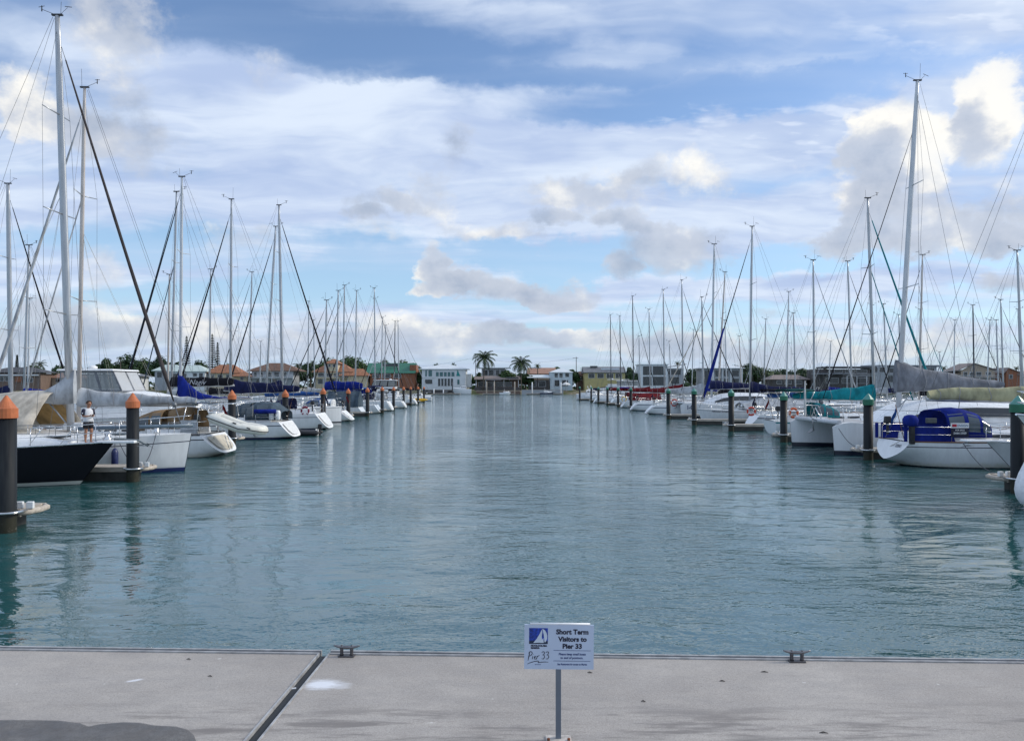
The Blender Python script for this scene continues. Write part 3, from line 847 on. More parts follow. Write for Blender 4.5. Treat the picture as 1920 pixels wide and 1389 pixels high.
def sailboat(name, label, X, Y, turn, L=11.5, B=3.6, Fb=1.4, Fs=1.05, mast_at=None, ztop=16, rake=.25, hullm=None, deckm=None, railm=None, ts=.7, oh=.5, tw=.78,
             zst=.12, cover='navy', ch=(.8, .28), boom=4.6, bz=None, mast=ALU, genoa='black', nspr=2, dodger=None, bimini=None, lod=2, cab=.42, mzx=None, radar=False, gr=.085,
             inner=False, peak=0.0, panel=None, split=True, yaw=0.0, group=None, wheel=False, gtop=.93, r=.105, curve=2.2, full=2.1, lazy=False, cabin=(.30, .70), fore=None, H=None, up=.08):
    """X: world X of the outermost point of the hull on the channel side; mast_at: world X of the mast foot"""
    tip_bow = None
    root = thing(name, label, 'sailboat', (0, Y, 0), turn + yaw, group)
    # stern to the channel when the bow points away from x = 0
    stern_out = (X > 0) == (abs(turn) < .1)
    if stern_out: ox = X; mx = abs(mast_at - X)
    else: ox = X + (L if X > 0 else -L); mx = L - abs(mast_at - X)
    root.location.x = ox
    H = H or Hull(L, B, Fb, Fs, tw=tw, ts=ts, oh=oh, zst=zst, full=full)
    hullm = hullm or hull_mat('plain_white')
    H.build(root, hullm, deckm or DECK, railm if lod > 0 else None, n=26 if lod > 1 else 14, k=12 if lod > 1 else 7, transom=hullm if not panel else WHITE, panel=panel)
    if cab:
        trunk(root, H, L * cabin[0], L * cabin[1], cab, cab * .75, .62, WHITE if lod else WHITE, nwin=3 if lod > 1 else 1, lod=1)
        if lod > 1:
            for sg in (1, -1):
                e = MB(); x0, x1 = L * .07 + max(ts, 0) * .7, L * cabin[0]
                e.box(((x0 + x1) / 2, sg * H.half((x0 + x1) / 2) * .66, H.deck((x0 + x1) / 2) + .14), (x1 - x0, .22, .32), top=(.98, .6)); e.build('coaming', WHITE, root, bevel=.03)
                e = MB(); e.lathe([(.075, 0), (.07, .06), (.05, .08), (.07, .15)], (x1 - .5, sg * H.half(x1 - .5) * .66, H.deck(x1) + .30), 10); e.build('winch', STEEL, root)
            e = MB(); e.box((L * .80, 0, H.deck(L * .8) + .09), (.55, .55, .05)); e.build('hatch', GLASSB, root, bevel=.015)
    zb = H.deck(mx) + (cab * .78 if cab and L * cabin[0] < mx < L * cabin[1] else .03)
    bz = bz or H.deck(mx) + 1.25
    rig(root, H, mx, zb, ztop, rake, mast, nspr, CLOTHS.get(genoa), gtop=gtop, lod=lod, radar=radar, gr=gr, inner=inner, split=split, k=rng.randrange(6), r=r, fore=fore,
        boom=(boom, bz, up) if boom else None, lazy=lazy and lod > 1)
    if cover and boom:
        boom_cover(root, mx - .02, bz + .05, boom - .1, ch[0], ch[1], .20, CLOTHS[cover], up=up, peak=peak, curve=curve)
    if dodger:
        xa = L * cabin[0]
        hood(root, (xa + .75, xa + .35, xa - .2, xa - .75), (.46, .72, .92, .96), H.half(xa) * .62, H.deck(xa) + .22, CLOTHS[dodger], win=GLASSB if lod > 1 else None)
    if bimini:
        xa = max(ts, 0) + L * .07
        hood(root, (xa, xa + .9, xa + 1.8), (1.75, 1.8, 1.75), H.half(xa + .9) * .72, H.deck(xa) + .25, CLOTHS[bimini], 'bimini', legs=True)
    rails(root, H, lod)
    if lod > 1: clutter(root, H, int(abs(X) * 10 + Y))
    if wheel:
        xw = max(ts, 0) + L * .10
        e = MB(); e.lathe([(.10, 0), (.08, .7), (.11, .95)], (xw + .12, 0, H.deck(xw)), 10); e.build('pedestal', WHITE, root)
        e = MB(); pts = [(xw, .45 * math.cos(a), H.deck(xw) + .85 + .45 * math.sin(a)) for a in [2 * PI * i / 20 for i in range(21)]]
        e.tube(pts, .014, 5); 
        for i in range(3): a = PI * i / 3; e.tube([(xw, .45 * math.cos(a), H.deck(xw) + .85 + .45 * math.sin(a)), (xw, -.45 * math.cos(a), H.deck(xw) + .85 - .45 * math.sin(a))], .009, 4)
        e.build('steering_wheel', STEEL, root)
    return root, H, mx

def hull_text(root, H, s, x, z, size, sg, m=INK, name='boat_name', bold=.0, shear=0.0, squash=1.0):
    """sg: +1 the port side (local +y), read from outside"""
    def place(a, b, tt):
        X_ = x + (-a if sg > 0 else a); Z_ = z + b
        return Vector((X_, sg * (H.side(X_, Z_) + .012), Z_))
    return lettering(name, s, m, root, size, place, bold, 'CENTER', shear, squash)

def motor_yacht(name, label, X, Y, turn, L=13, B=4.2, Fb=1.7, Fs=1.2, hullm=None, fly=True, oh=1.2, cab=(.18, .72), ch=1.35, lod=2, enclosed=True, group=None, top=WHITE, cat='motor yacht', railm=STEEL, tarp=None, flare=1.15, hard=False, canvas=None, flyx=None, flyz=0.0, slope=.92):
    root = thing(name, label, cat, (0, Y, 0), turn, group)
    stern_out = (X > 0) == (abs(turn) < .1)
    root.location.x = X if stern_out else X + (L if X > 0 else -L)
    H = Hull(L, B, Fb, Fs, tw=.88, ts=-.15, oh=oh, zst=-.1, draft=.5, flare=flare, full=2.3, mid=.42, e_mid=.30, e_st=.3)
    H.build(root, hullm or hull_mat('plain_white'), WHITE, railm if lod > 1 else None, n=26 if lod > 1 else 14, k=12 if lod > 1 else 7)
    c = trunk(root, H, L * cab[0], L * cab[1], ch, ch * .8, .72, WHITE, 'deckhouse', GLASS, 3 if lod else 1, slope, wz=(.5, .84), lod=1)
    # foredeck trunk
    trunk(root, H, L * (cab[1] - .12), L * .9, .42, .3, .6, WHITE, 'foredeck_trunk', nwin=0, slope=.7)
    zt = H.deck(L * .4) + ch * 1.0 + flyz
    if fly:
        x0, x1 = (L * flyx[0], L * flyx[1]) if flyx else (L * (cab[0] + .04), L * (cab[0] + .36))
        w = B * .33
        rows = []
        for x, w_, z in ((x0, w, 0), (x1, w, 0), (x1 + .7, w * .8, 0)):
            rows.append([(x, w_, zt - .08), (x - .12, w_ * .98, zt + .52), (x - .12, -w_ * .98, zt + .52), (x, -w_, zt - .08)])
        e = MB(); e.grid(rows, sm=False); e.face((0, 1, 2, 3)); e.face((8, 11, 10, 9)); e.build('flybridge', top, root, bevel=.04)
        zr = zt + 1.72
        e = MB(); e.box(((x0 + x1) / 2 + .15, 0, zr), (x1 - x0 + .8, w * 2.15, .10), top=(.97, .95)); rf = e.build('hardtop', top, root, bevel=.03)
        e = MB(); e.lathe([(.05, 0), (.24, .04), (.26, .16), (.10, .24)], (x0 + 1.0, 0, zr + .05), 12); e.build('radar_dome', WHITE, rf)
        e = MB(); e.tube([(x0 + .4, .3, zr), (x0 + .2, .3, zr + 1.6)], .015, 4); e.build('aerial', WHITE, rf)
        if enclosed:
            # clear curtains between pale cloth borders, raked at the front
            fr = MB(); gl = MB()
            a0, a1 = x0 - .1, x1 + .45; f0, f1 = x0 - .1, x1 + 1.0
            zl, zh = zt + .50, zr - .05
            for sg in (1, -1):
                k = 3
                for i in range(k):
                    def q(f, g):
                        xa = (f0 + (f1 - f0) * f) * (1 - g) + (a0 + (a1 - a0) * f) * g
                        return Vector((xa, sg * (w * (1.0 - .03 * g) + .0), zl + (zh - zl) * g))
                    c4 = [q(i / k, 0), q((i + 1) / k, 0), q((i + 1) / k, 1), q(i / k, 1)]
                    cc = sum(c4, Vector()) / 4; n_ = len(gl.v)
                    pane = MB(); pane.poly([cc + (p_ - cc) * .86 for p_ in c4]); pane.build('clear_curtain', CURT, root)
                    inner_ = [cc + (p_ - cc) * .86 + Vector((0, sg * .004, 0)) for p_ in c4]; outer = [p_ + Vector((0, sg * .004, 0)) for p_ in c4]
                    b = len(fr.v); fr.v += [tuple(p_) for p_ in outer + inner_]
                    for j in range(4): fr.face((b + j, b + (j + 1) % 4, b + 4 + (j + 1) % 4, b + 4 + j))
            b = len(fr.v)
            c4 = [Vector((f1, w * .98, zl)), Vector((f1, -w * .98, zl)), Vector((a1, -w * .95, zh)), Vector((a1, w * .95, zh))]
            cc = sum(c4, Vector()) / 4
            for s_ in (1, -1):
                pane = MB(); q4 = [Vector((p_.x, max(0.03, s_ * p_.y) * s_, p_.z)) for p_ in c4]; c2 = sum(q4, Vector()) / 4
                pane.poly([c2 + (p_ - c2) * .9 for p_ in q4]); pane.build('windscreen', CURTW, root)
                b = len(fr.v); fr.v += [tuple(p_ + Vector((.004, 0, 0))) for p_ in q4] + [tuple(c2 + (p_ - c2) * .9 + Vector((.004, 0, 0))) for p_ in q4]
                for j in range(4): fr.face((b + j, b + (j + 1) % 4, b + 4 + (j + 1) % 4, b + 4 + j))
            fr.build('curtain_border', canvas or GREYL, root)
    elif hard:
        zr = zt + .02
    else:
        e = MB(); x0 = L * cab[0] + .6; e.tube([(x0, B * .28, zt - .1), (x0 - .3, B * .25, zt + .9), (x0 - .3, -B * .25, zt + .9), (x0, -B * .28, zt - .1)], .04, 6); e.build('radar_arch', WHITE, root)
    rails(root, H, lod, stern=False, m=railm, h=.6)
    return root, H
def vinyl(name, col, alpha):
    m, t, p = new_mat(name); p.inputs['Base Color'].default_value = (*col, 1); p.inputs['Roughness'].default_value = .12; p.inputs['Alpha'].default_value = alpha
    return m
CURT = vinyl('clear_curtain', (.30, .32, .32), .62)
CURTW = vinyl('pale_windscreen', (.52, .53, .53), .86)
def clutter(root, H, sd=0):
    """deck gear: vents, raft canister, grab rails, outboard on the pushpit, coiled rope"""
    r = random.Random(sd); L = H.L
    for s in (1, -1):
        e = MB(); x = L * .72; z = H.deck(x); e.lathe([(.05, 0), (.05, .16), (.09, .20), (.10, .28), (.05, .33)], (x, s * H.half(x) * .35, z + .05), 8); e.build('dorade_vent', WHITE, root)
        e = MB(); x0, x1 = L * .36, L * .62; y = H.half(L * .5) * .40
        e.tube([(x0 + (x1 - x0) * i / 8, s * y, H.deck(L * .5) + .44 + (.06 if i % 2 else 0)) for i in range(9)], .014, 4); e.build('grab_rail', TEAK, root)
    e = MB(); x = L * .66; e.box((x, .2 * r.choice((-1, 1)), H.deck(x) + .46), (.8, .55, .28), top=(.9, .85)); e.build('raft_canister', WHITE, root, bevel=.05)
    e = MB(); x = max(H.ts, 0) + .25; s = r.choice((-1, 1)); y = s * H.b(0) * .8; z = H.deck(x)
    e.box((x, y, z + .82), (.30, .22, .30), top=(.8, .8)); e.box((x, y, z + .45), (.10, .10, .55)); e.build('spare_outboard', BLACK, root, bevel=.03)
    e = MB(); x = L * .14 + .4; e.lathe([(.10, -.05), (.20, -.04), (.22, .03), (.12, .05)], (x, H.half(x) * .6, H.deck(x) + .36), 10); e.build('rope_coil', ROPE, root)
    e = MB(); x = L * .9; e.lathe([(.11, 0), (.10, .1), (.07, .13), (.09, .24), (.03, .26)], (x, 0, H.deck(x) + .04), 10); e.build('windlass', STEEL, root)
    e = MB(); x = max(H.ts, 0) + .1; e.tube([(x, -H.b(0) * .5, H.zs(0) + .1), (x - .35, -H.b(0) * .5, H.zs(0) + 1.5)], .014, 5); fs = e.build('flag_staff', TEAK, root)
    e = MB(); e.grid([[(x - .30 - .05 * k + .02 * math.sin(j), -H.b(0) * .5 + .03 * math.sin(k * 2.2 + j), H.zs(0) + 1.42 - .11 * k - .1 * j) for j in range(4)] for k in range(6)]); e.build('flag', r.choice((NAVY, REDC, BLUE2)), fs)

def catamaran(name, label, X, Y, turn, L=11.5, sep=5.6, hb=1.75, Fb=1.65, Fs=1.2, mast_at=20, ztop=19, rake=1.1, cover='grey', ch=(1.4, .3), boom=5.4, bz=3.1, genoa='black', lod=2, hullm=None, nspr=2, r=.14, mast=MASTW):
    root = thing(name, label, 'catamaran', (X + (L if X > 0 else -L), Y, 0), turn)
    mx = L - abs(mast_at - X)
    hullm = hullm or hull_mat('plain_white')
    for sg in (1, -1):
        H = Hull(L, hb, Fb, Fs, tw=.7, ts=.9, oh=.12, zst=.1, draft=.5, flare=.55, full=2.6, mid=.5, e_mid=.30, e_st=.45, drop=.32)
        sub = bpy.data.objects.new('float_hull', None); COL.objects.link(sub); sub.parent = root; sub.location = (0, sg * sep / 2, 0)
        H.build(sub, hullm, DECK, None, n=26 if lod > 1 else 14, k=12 if lod > 1 else 8)
    Hw = Hull(L, sep + hb, Fb, Fs, tw=.9, ts=.9, oh=.1, full=5, mid=.5)
    # bridge deck between the hulls, with a rounded front
    rows = []
    for f in (.10, .3, .5, .62, .66):
        x = L * f; zt = Fs + (Fb - Fs) * f - .02; zu = .72 + (.35 if f > .63 else 0)
        rows.append([(x, sep / 2, zt), (x, sep / 2, zu), (x, -sep / 2, zu), (x, -sep / 2, zt)])
    e = MB(); e.grid(rows, sm=False, close=True); e.face((0, 1, 2, 3)); b = (len(rows) - 1) * 4; e.face((b + 3, b + 2, b + 1, b)); e.build('bridge_deck', WHITE, root)
    # saloon: low rounded house with a dark window band
    rows = []; win = []
    zd = Fs + .12
    secs = ((.16, .40, 1.10), (.22, .42, 1.22), (.40, .43, 1.26), (.50, .41, 1.20), (.58, .36, .98), (.66, .30, .55), (.72, .24, .12))
    for f, w, h in secs:
        x = L * f; w *= sep + hb
        q = [(w, -.15), (w * .97, h * .45), (w * .88, h * .80), (w * .66, h * .98), (0, h * 1.04)]
        rows.append([(x, y, zd + z) for y, z in q] + [(x, -y, zd + z) for y, z in q[-2::-1]])
    e = MB(); e.grid(rows); e.face(range(len(rows[0]))); c = e.build('saloon', WHITE, root)
    for sg in (1, -1):
        e = MB(); rw = []
        for f, w, h in secs[1:6]:
            x = L * f; w *= sep + hb
            rw.append([(x, sg * (w * .985 + .015), zd + h * .42), (x, sg * (w * .90 + .022), zd + h * .76)])
        e.grid(rw); e.build('saloon_window', GLASS, c)
    xb = L - .35
    e = MB(); e.tube([(xb, sep / 2, Fb - .10), (xb, -sep / 2, Fb - .10)], .11, 10); cb = e.build('cross_beam', MASTW, root)
    e = MB(); e.tube([(xb + .02, sep * .12, Fb + .0), (xb + .05, 0, Fb + .55), (xb + .02, -sep * .12, Fb + .0)], .03, 6); e.build('seagull_striker', STEEL, cb)
    # trampoline net
    e = MB(); rw = []
    for i in range(5):
        x = L * .72 + (xb - L * .72) * i / 4; rw.append([(x, sep / 2 * q, Fb - .12 - .05 * (1 - q * q)) for q in (-.95, -.5, 0, .5, .95)])
    e.grid(rw); e.build('trampoline', NETM, root)
    # anchor hanging from the beam
    e = MB(); e.tube([(xb + .35, .35, Fb - .02), (xb + .05, .3, Fb - .12), (xb - .6, .25, Fb - .05)], .03, 6); e.tube([(xb + .35, .35, Fb - .02), (xb + .28, .35, Fb - .62)], .025, 6)
    e.poly([(xb + .28, .05, Fb - .52), (xb + .62, .22, Fb - .78), (xb + .30, .35, Fb - .66)]); e.poly([(xb + .28, .65, Fb - .52), (xb + .30, .35, Fb - .66), (xb + .62, .48, Fb - .78)])
    e.build('anchor', mat('anchor_galvanised', (.22, .23, .24), .5, .6), root)
    zb = Fs + .12 + 1.26
    rig(root, Hw, mx, Fs + .9, ztop, rake, mast, nspr, CLOTHS.get(genoa), gtop=.84, fore=(xb, 0, Fb), r=r, lod=lod, back=False, gr=.036, spl=1.0, k=1, boom=(boom, bz, .12))
    for sg in (1, -1):
        e = MB(); e.tube([(mx - 2.6, sg * (sep / 2), Fs + .2), (mx - rake, 0, ztop - .8)], .009, 4); e.build('backstay', WIRE, root)
    if cover: boom_cover(root, mx, bz + .05, boom, ch[0], ch[1], .34, CLOTHS[cover], up=.12, peak=.12, curve=1.35)
    for sg in (1, -1):
        for q, yy in ((1, sep / 2 + hb * .42), ):
            pts = [(L * (.2 + .13 * i), sg * yy, Fs + (Fb - Fs) * (.2 + .13 * i) + .62) for i in range(7)]
            e = MB(); e.tube(pts, .009, 4); ll = e.build('lifeline', WIRE, root)
            for p_ in pts[::2]:
                e = MB(); e.tube([(p_[0], p_[1], p_[2] - .62), p_], .012, 5); e.build('stanchion', STEEL, ll)
        # bow rail on each hull
        e = MB(); e.tube([(L * .86, sg * (sep / 2 + .5), Fb), (L * .88, sg * (sep / 2 + .45), Fb + .6), (L - .25, sg * sep / 2, Fb + .62), (L * .88, sg * (sep / 2 - .45), Fb + .6), (L * .86, sg * (sep / 2 - .5), Fb)], .016, 5); e.build('bow_rail', STEEL, root)
    return root, mx
NETM = mat('trampoline_net', (.35, .36, .37), .9)

def life_ring(q, label, m, rz=0.0, R=.30):
    o = thing('life_ring', label, 'life ring', q, rz, 'life rings hung on boat rails')
    e = MB(); rows = []
    for i in range(20):
        a = .5 + (2 * PI - 1.0) * i / 19 if 'horseshoe' in label else 2 * PI * i / 19
        a += PI * 1.5
        c = Vector((math.cos(a), 0, math.sin(a)))
        rows.append([tuple(c * (R + .075 * math.cos(b)) + Vector((0, .075 * math.sin(b), 0))) for b in [2 * PI * j / 8 for j in range(8)]])
    e.grid(rows, close=True); nn = 8; e.face(range(nn)); e.face([19 * nn + j for j in range(nn)][::-1]); e.build('ring', m, o)
    for a in (.9, 2.2, 4.1, 5.3):
        e = MB(); c = Vector((math.cos(a + PI * 1.5), 0, math.sin(a + PI * 1.5))); tn = Vector((-c.z, 0, c.x))
        rows = [[tuple(c * (R + .082 * math.cos(b)) + tn * s_ + Vector((0, .082 * math.sin(b), 0))) for b in [2 * PI * j / 8 for j in range(8)]] for s_ in (-.035, .035)]
        e.grid(rows, close=True); e.build('band', WHITE, o)
    return o
# ------------------------------------------------------------------ piles and finger pontoons
PILEM, t, p = new_mat('pile_black_sleeve')
tc = t.node('ShaderNodeTexCoord').outputs['Object']; z = t.sep(tc)[2]
n_ = t.noise(t.vmath('MULTIPLY', tc, (3, 3, .35)), 3.0, 6, .65); n2_ = t.noise(t.vmath('MULTIPLY', tc, (1, 1, .8)), 9, 4, .7)
c = t.mix(t.smooth(n_, .35, .70), (.006, .008, .011), (.020, .024, .027))
c = t.mix(t.smooth(n_, .66, .74, 0, .5), c, (.09, .095, .095))                       # pale scrapes running down
c = t.mix(t.smooth(t.math('ADD', z, t.math('MULTIPLY', n2_, -.7)), .25, -.10), c, (.022, .022, .013))   # weed and slime at the water
c = t.mix(t.math('MULTIPLY', t.smooth(n2_, .60, .68), t.smooth(z, .30, .05)), c, (.12, .11, .095))        # barnacles
t.put(p.inputs['Base Color'], c); t.put(p.inputs['Roughness'], t.smooth(n_, .3, .7, .45, .75)); p.inputs['Specular IOR Level'].default_value = .25
CAPO = mat('cap_orange', (.47, .135, .045), .55, 0, .16, 4)
CAPG = mat('cap_green', (.012, .13, .07), .42, 0, .2, 4)
CAPGL = mat('cap_green_sky_sheen', (.075, .25, .21), .42, 0, .2, 5)  # paler green for the cone: sky reflection put into the colour
FCONC = mat('finger_concrete', (.40, .36, .31), .85, 0, .2, 3, .2, 60)
FWALE = mat('finger_timber_waler', (.42, .37, .31), .8, 0, .25, 5, stretch=(.4, 3, 3))
FFLOAT = mat('finger_float', (.05, .05, .045), .8, 0, .3, 3)
PRB = .205
def pile(px, Y, apex, side, label, Xoff=0):
    X = PX(px, Y); zt = PZ(apex, Y)
    o = thing('mooring_pile', label, 'pile', (X, Y, 0), 0, 'black mooring piles with orange caps' if side < 0 else 'black mooring piles with green caps')
    e = MB(); e.lathe([(PRB, -1.5), (PRB, .0), (PRB, zt - .50)], n=20); e.build('sleeve', PILEM, o)
    c = CAPO if side < 0 else CAPG
    if side < 0:
        e = MB(); e.lathe([(PRB * 1.02, zt - .52), (PRB * 1.13, zt - .515), (PRB * 1.13, zt - .30), (PRB * 1.0, zt - .28), (.02, zt)], n=20, sm=False); e.build('cap', c, o)
    else:
        cp = MB(); cp.lathe([(PRB * 1.02, zt - .52), (PRB * 1.16, zt - .515), (PRB * 1.16, zt - .28)], n=20, sm=False); k = cp.build('cap', c, o)
        cp = MB(); cp.lathe([(PRB * 1.19, zt - .278), (PRB * 1.17, zt - .26), (.02, zt)], n=8, sm=False); cp.build('cap_cone', CAPGL, k)
    return X, Y, zt
def finger(X, Y, side, label, Lf=12.0, ahead=.55, boxes=True, w=1.0, dy=0.7):
    o = thing('finger_pontoon', label, 'finger pontoon', (X, Y + dy, 0), 0, 'finger pontoons between the berths')
    x0, x1 = -side * ahead, side * Lf
    cx_ = (x0 + x1) / 2; ln = abs(x1 - x0)
    e = MB(); e.box((cx_, 0, .42), (ln, w - .14, .12)); e.build('deck_slab', FCONC, o)
    for s in (-1, 1):
        e = MB(); e.box((cx_, s * (w / 2 - .033), .40), (ln + .1, .065, .17)); e.build('waler', FWALE, o)
    e = MB(); e.tube([(x0, -w / 2, .41), (x0 - side * .16, -w * .34, .41), (x0 - side * .22, 0, .41), (x0 - side * .16, w * .34, .41), (x0, w / 2, .41)], .075, 6); e.build('end_fender', FWALE, o)
    n = 4
    for i in range(n):
        e = MB(); e.box((x0 + (x1 - x0) * (i + .5) / n, 0, .10), (ln / n * .72, w * .86, .44)); e.build('float', FFLOAT, o)
    e = MB(); pts = [(.30 * math.cos(a) * 1.0, -dy + .27 * math.sin(a), .46) for a in [PI * i / 10 + PI for i in range(11)]]
    e.tube([(.30, -w / 2 + .05, .46)] + pts[::-1] + [(-.30, -w / 2 + .05, .46)], .03, 6); e.build('pile_hoop', STEEL, o)
    if boxes:
        for q in (.25, .50):
            e = MB(); e.box((-side * (ahead + .02 + (.16 if q > .3 else -.08)), -w * .33, .56), (.15, .10, .16), rz=.2); e.build('cleat_guard', WHITE, o, bevel=.015)
PL = [(12, 17.4, 741, 'thickest looking orange-capped pile, cut by the picture edge in front of the black cruiser'), (249, 26.6, 736.5, 'orange-capped pile at the tip of the black cruiser, ahead of the white sailboat'),
      (435, 42.2, 731, 'orange-capped pile partly behind the hanging white dinghy'), (535, 53, 730.2, 'orange-capped pile beside the navy sprayhood'),
      (606, 62.2, 726.8, 'orange-capped pile just behind the rounded stern with the maroon horseshoe ring'), (653, 76, 728, 'orange-capped pile behind the sloping stern, before the dark tented boat'),
      (689, 84, 726, 'orange-capped pile at the end of the dark tented boat with white hull'), (716.6, 94, 724.5, 'orange-capped pile before the rounded white stern further along the row'),
      (738, 107, 724.8, 'orange-capped pile eighth along the orange row counted from the nearest'), (756.7, 119, 724.5, 'orange-capped pile fourth from the far end of the orange row'),
      (770, 133, 724.4, 'orange-capped pile third from the far end of the orange row'), (784, 146, 724.4, 'orange-capped pile beside the yellow kayak'), (795, 160, 724.2, 'farthest orange-capped pile, beyond the yellow kayak')]
for i, (px, Y, ap, lb) in enumerate(PL):
    X, Y, zt = pile(px, Y, ap, -1, lb)
    finger(X, Y, -1, 'finger pontoon with pale timber edge held by the ' + ('nearest', 'second', 'third', 'fourth', 'fifth', 'sixth', 'seventh', 'eighth', 'ninth', 'tenth', 'eleventh', 'twelfth', 'last')[i] + ' orange-capped pile', 11 if i < 9 else 8, boxes=i < 9, ahead=.13)
PR = [(1909, 23.7, 741.4, 'thickest looking green-capped pile, beside the cut-off pale bow'), (1628, 34.4, 737.6, 'green-capped pile between the large catamaran bow and the blue-clothed sailboat'),
      (1469.5, 45.3, 734, 'green-capped pile in front of the teal-covered sailboat stern'), (1371, 56.6, 729.4, 'green-capped pile before the tarpaulin-covered sailboat'),
      (1301.5, 65.4, 727.5, 'green-capped pile between the lettered catamaran hull and the tarpaulin-covered sailboat'), (1253.3, 77, 727.5, 'green-capped pile at the far bow of the smaller catamaran'),
      (1183, 110, 725.5, 'green-capped pile behind the small stern next to the red awning'), (1159, 122, 725.3, 'green-capped pile beside the yellow horseshoe ring'),
      (1139, 132, 725, 'green-capped pile fourth from the far end of the green row'), (1122, 144, 725, 'green-capped pile third from the far end of the green row'),
      (1108.6, 158, 724.6, 'green-capped pile second from the far end of the green row'), (1087, 176, 724.4, 'farthest green-capped pile at the end of the row')]
for i, (px, Y, ap, lb) in enumerate(PR):
    X, Y, zt = pile(px, Y, ap, 1, lb)
    finger(X, Y, 1, 'finger pontoon with pale timber edge held by the ' + ('nearest', 'second', 'third', 'fourth', 'fifth', 'sixth', 'seventh', 'eighth', 'ninth', 'tenth', 'eleventh', 'last')[i] + ' green-capped pile', 12, boxes=i < 8, ahead=.13)
for s in (-1, 1):
    e = MB(); e.box((s * 29.4, 110, .36), (2.4, 190, .16)); tag(e.build('walkway', FCONC), kind='structure')

# ------------------------------------------------------------------ near boats, orange-pile side
HW = hull_mat('white_blue_boot', boot=(.55, .58, .6), anti=(.012, .02, .10), zb=.16, zs=.20, stripe=(.02, .03, .06), s0=.30, s1=.335)
HPLAIN = hull_mat('plain_white', anti=(.015, .02, .06), zb=.06, zs=.10)
HB = hull_mat('black_cruiser', base=(.006, .007, .011), anti=(.02, .02, .022), boot=(.42, .44, .40), zb=.02, zs=.13, rough=.4, grime=.1, coat=0)
HD1 = hull_mat('white_two_lines', stripe=(.03, .05, .09), s0=.26, s1=.30, anti=(.012, .018, .05), zb=.12, zs=.12)
HD2 = hull_mat('white_navy_line', stripe=(.02, .025, .07), s0=.22, s1=.30, anti=(.012, .018, .06), zb=.10, zs=.10)
HD3 = hull_mat('white_black_boot', boot=(.02, .022, .03), anti=(.60, .61, .6), zb=.20, zs=.32, stripe=(.03, .05, .08), s0=.10, s1=.13)
HCAT = hull_mat('white_dark_foot', anti=(.012, .014, .03), zb=.22, zs=.27, boot=(.70, .72, .73), grime=.2)
HCREAM = hull_mat('cream', base=(.62, .58, .48))
HNAVY = hull_mat('navy', base=(.012, .02, .06), boot=(.6, .6, .6), rough=.12)
HRED = hull_mat('red', base=(.20, .02, .02), boot=(.6, .6, .6))
HGREY = hull_mat('grey', base=(.30, .33, .36))

# black-hulled motor cruiser
MC, HM = motor_yacht('motor_cruiser', 'black-hulled motor cruiser with white foredeck, a barefoot boy standing near its bow', -13.4, 25.9, 0, 13.2, 4.3, 1.42, 1.22, HB, True, 1.15, (.12, .60), 1.3, 2, False, railm=STEEL, cat='motor cruiser', flare=1.25)
z1 = HM.zs(1)
e = MB(); e.box((13.35, 0, z1 + .02), (1.3, .46, .09), top=(.98, .94)); e.build('bow_platform', WHITE, MC, bevel=.03)
e = MB(); e.tube([(13.2, 0, z1 + .10), (14.0, 0, z1 + .06), (14.35, 0, z1 - .12)], .035, 6); e.poly([(14.05, -.2, z1 - .12), (14.45, 0, z1 - .16), (14.05, .2, z1 - .12)]); e.poly([(14.30, -.03, z1 + .0), (14.62, 0, z1 - .30), (14.30, .03, z1 - .05)])
e.build('anchor', mat('anchor_dull', (.16, .19, .2), .5, .5), MC)
e = MB(); e.box((11.2, .15, HM.deck(11.2) + .25), (.7, .45, .05)); e.build('deck_hatch', BLACK, MC, bevel=.01)
e = MB(); e.lathe([(.16, 0), (.15, .12), (.08, .16), (.10, .26), (.04, .28)], (12.98, 0, z1 + .03), 12); e.build('windlass', STEEL, MC)
for x in (9.6, 10.5, 11.4, 12.2):
    e = MB(); b = HM.half(x) - .06; e.tube([(x - .45, -b, HM.deck(x) + .02), (x, -b, HM.deck(x) + .60)], .014, 5); e.build('rail_brace', STEEL, MC)
hx = 9.4; e = MB(); e.box((hx, -HM.side(hx, 1.02) - .01, 1.03), (.5, .03, .16)); e.build('hull_vent', WHITE, MC, bevel=.01)

# large white sailboat, bow to the channel, tented over its boom
xm1 = PX(133, 30)
S1, H1, m1 = sailboat('sailing_yacht', 'large white sailing yacht with beige tent over its boom and very tall raked mast', -12.5, 30, 0, L=13.6, B=4.1, Fb=1.48, Fs=1.2, mast_at=xm1, ztop=PZ(30, 30), rake=.53, hullm=HW, ts=.9, oh=.28, tw=.82,
      cover=None, boom=5.4, bz=2.75, mast=ALU, genoa='stay', nspr=3, lod=3, lazy=True, cab=.38, gr=.085, gtop=.925, r=.150, full=2.5, fore=(13.2, 0, 1.75), cabin=(.30, .74))
e = MB()                                            # pale mainsail cover pulled up at the mast
rows = [[(m1 + .16, y, z) for y, z in ((-.10, 2.62), (-.14, 3.3), (-.06, 3.95), (.06, 3.95), (.14, 3.3), (.10, 2.62))],
        [(m1 - .45, y, z) for y, z in ((-.10, 2.58), (-.22, 2.95), (-.10, 3.42), (.10, 3.42), (.22, 2.95), (.10, 2.58))],
        [(m1 - 1.1, y, z) for y, z in ((-.10, 2.65), (-.22, 2.85), (-.08, 3.06), (.08, 3.06), (.22, 2.85), (.10, 2.65))],
        [(m1 - 2.2, y, z) for y, z in ((-.10, 2.66), (-.16, 2.78), (-.06, 2.92), (.06, 2.92), (.16, 2.78), (.10, 2.66))]]
e.grid(rows, close=True); e.face(range(6)); e.build('sail_cover', GREYL, S1)
e = MB(); rows = []
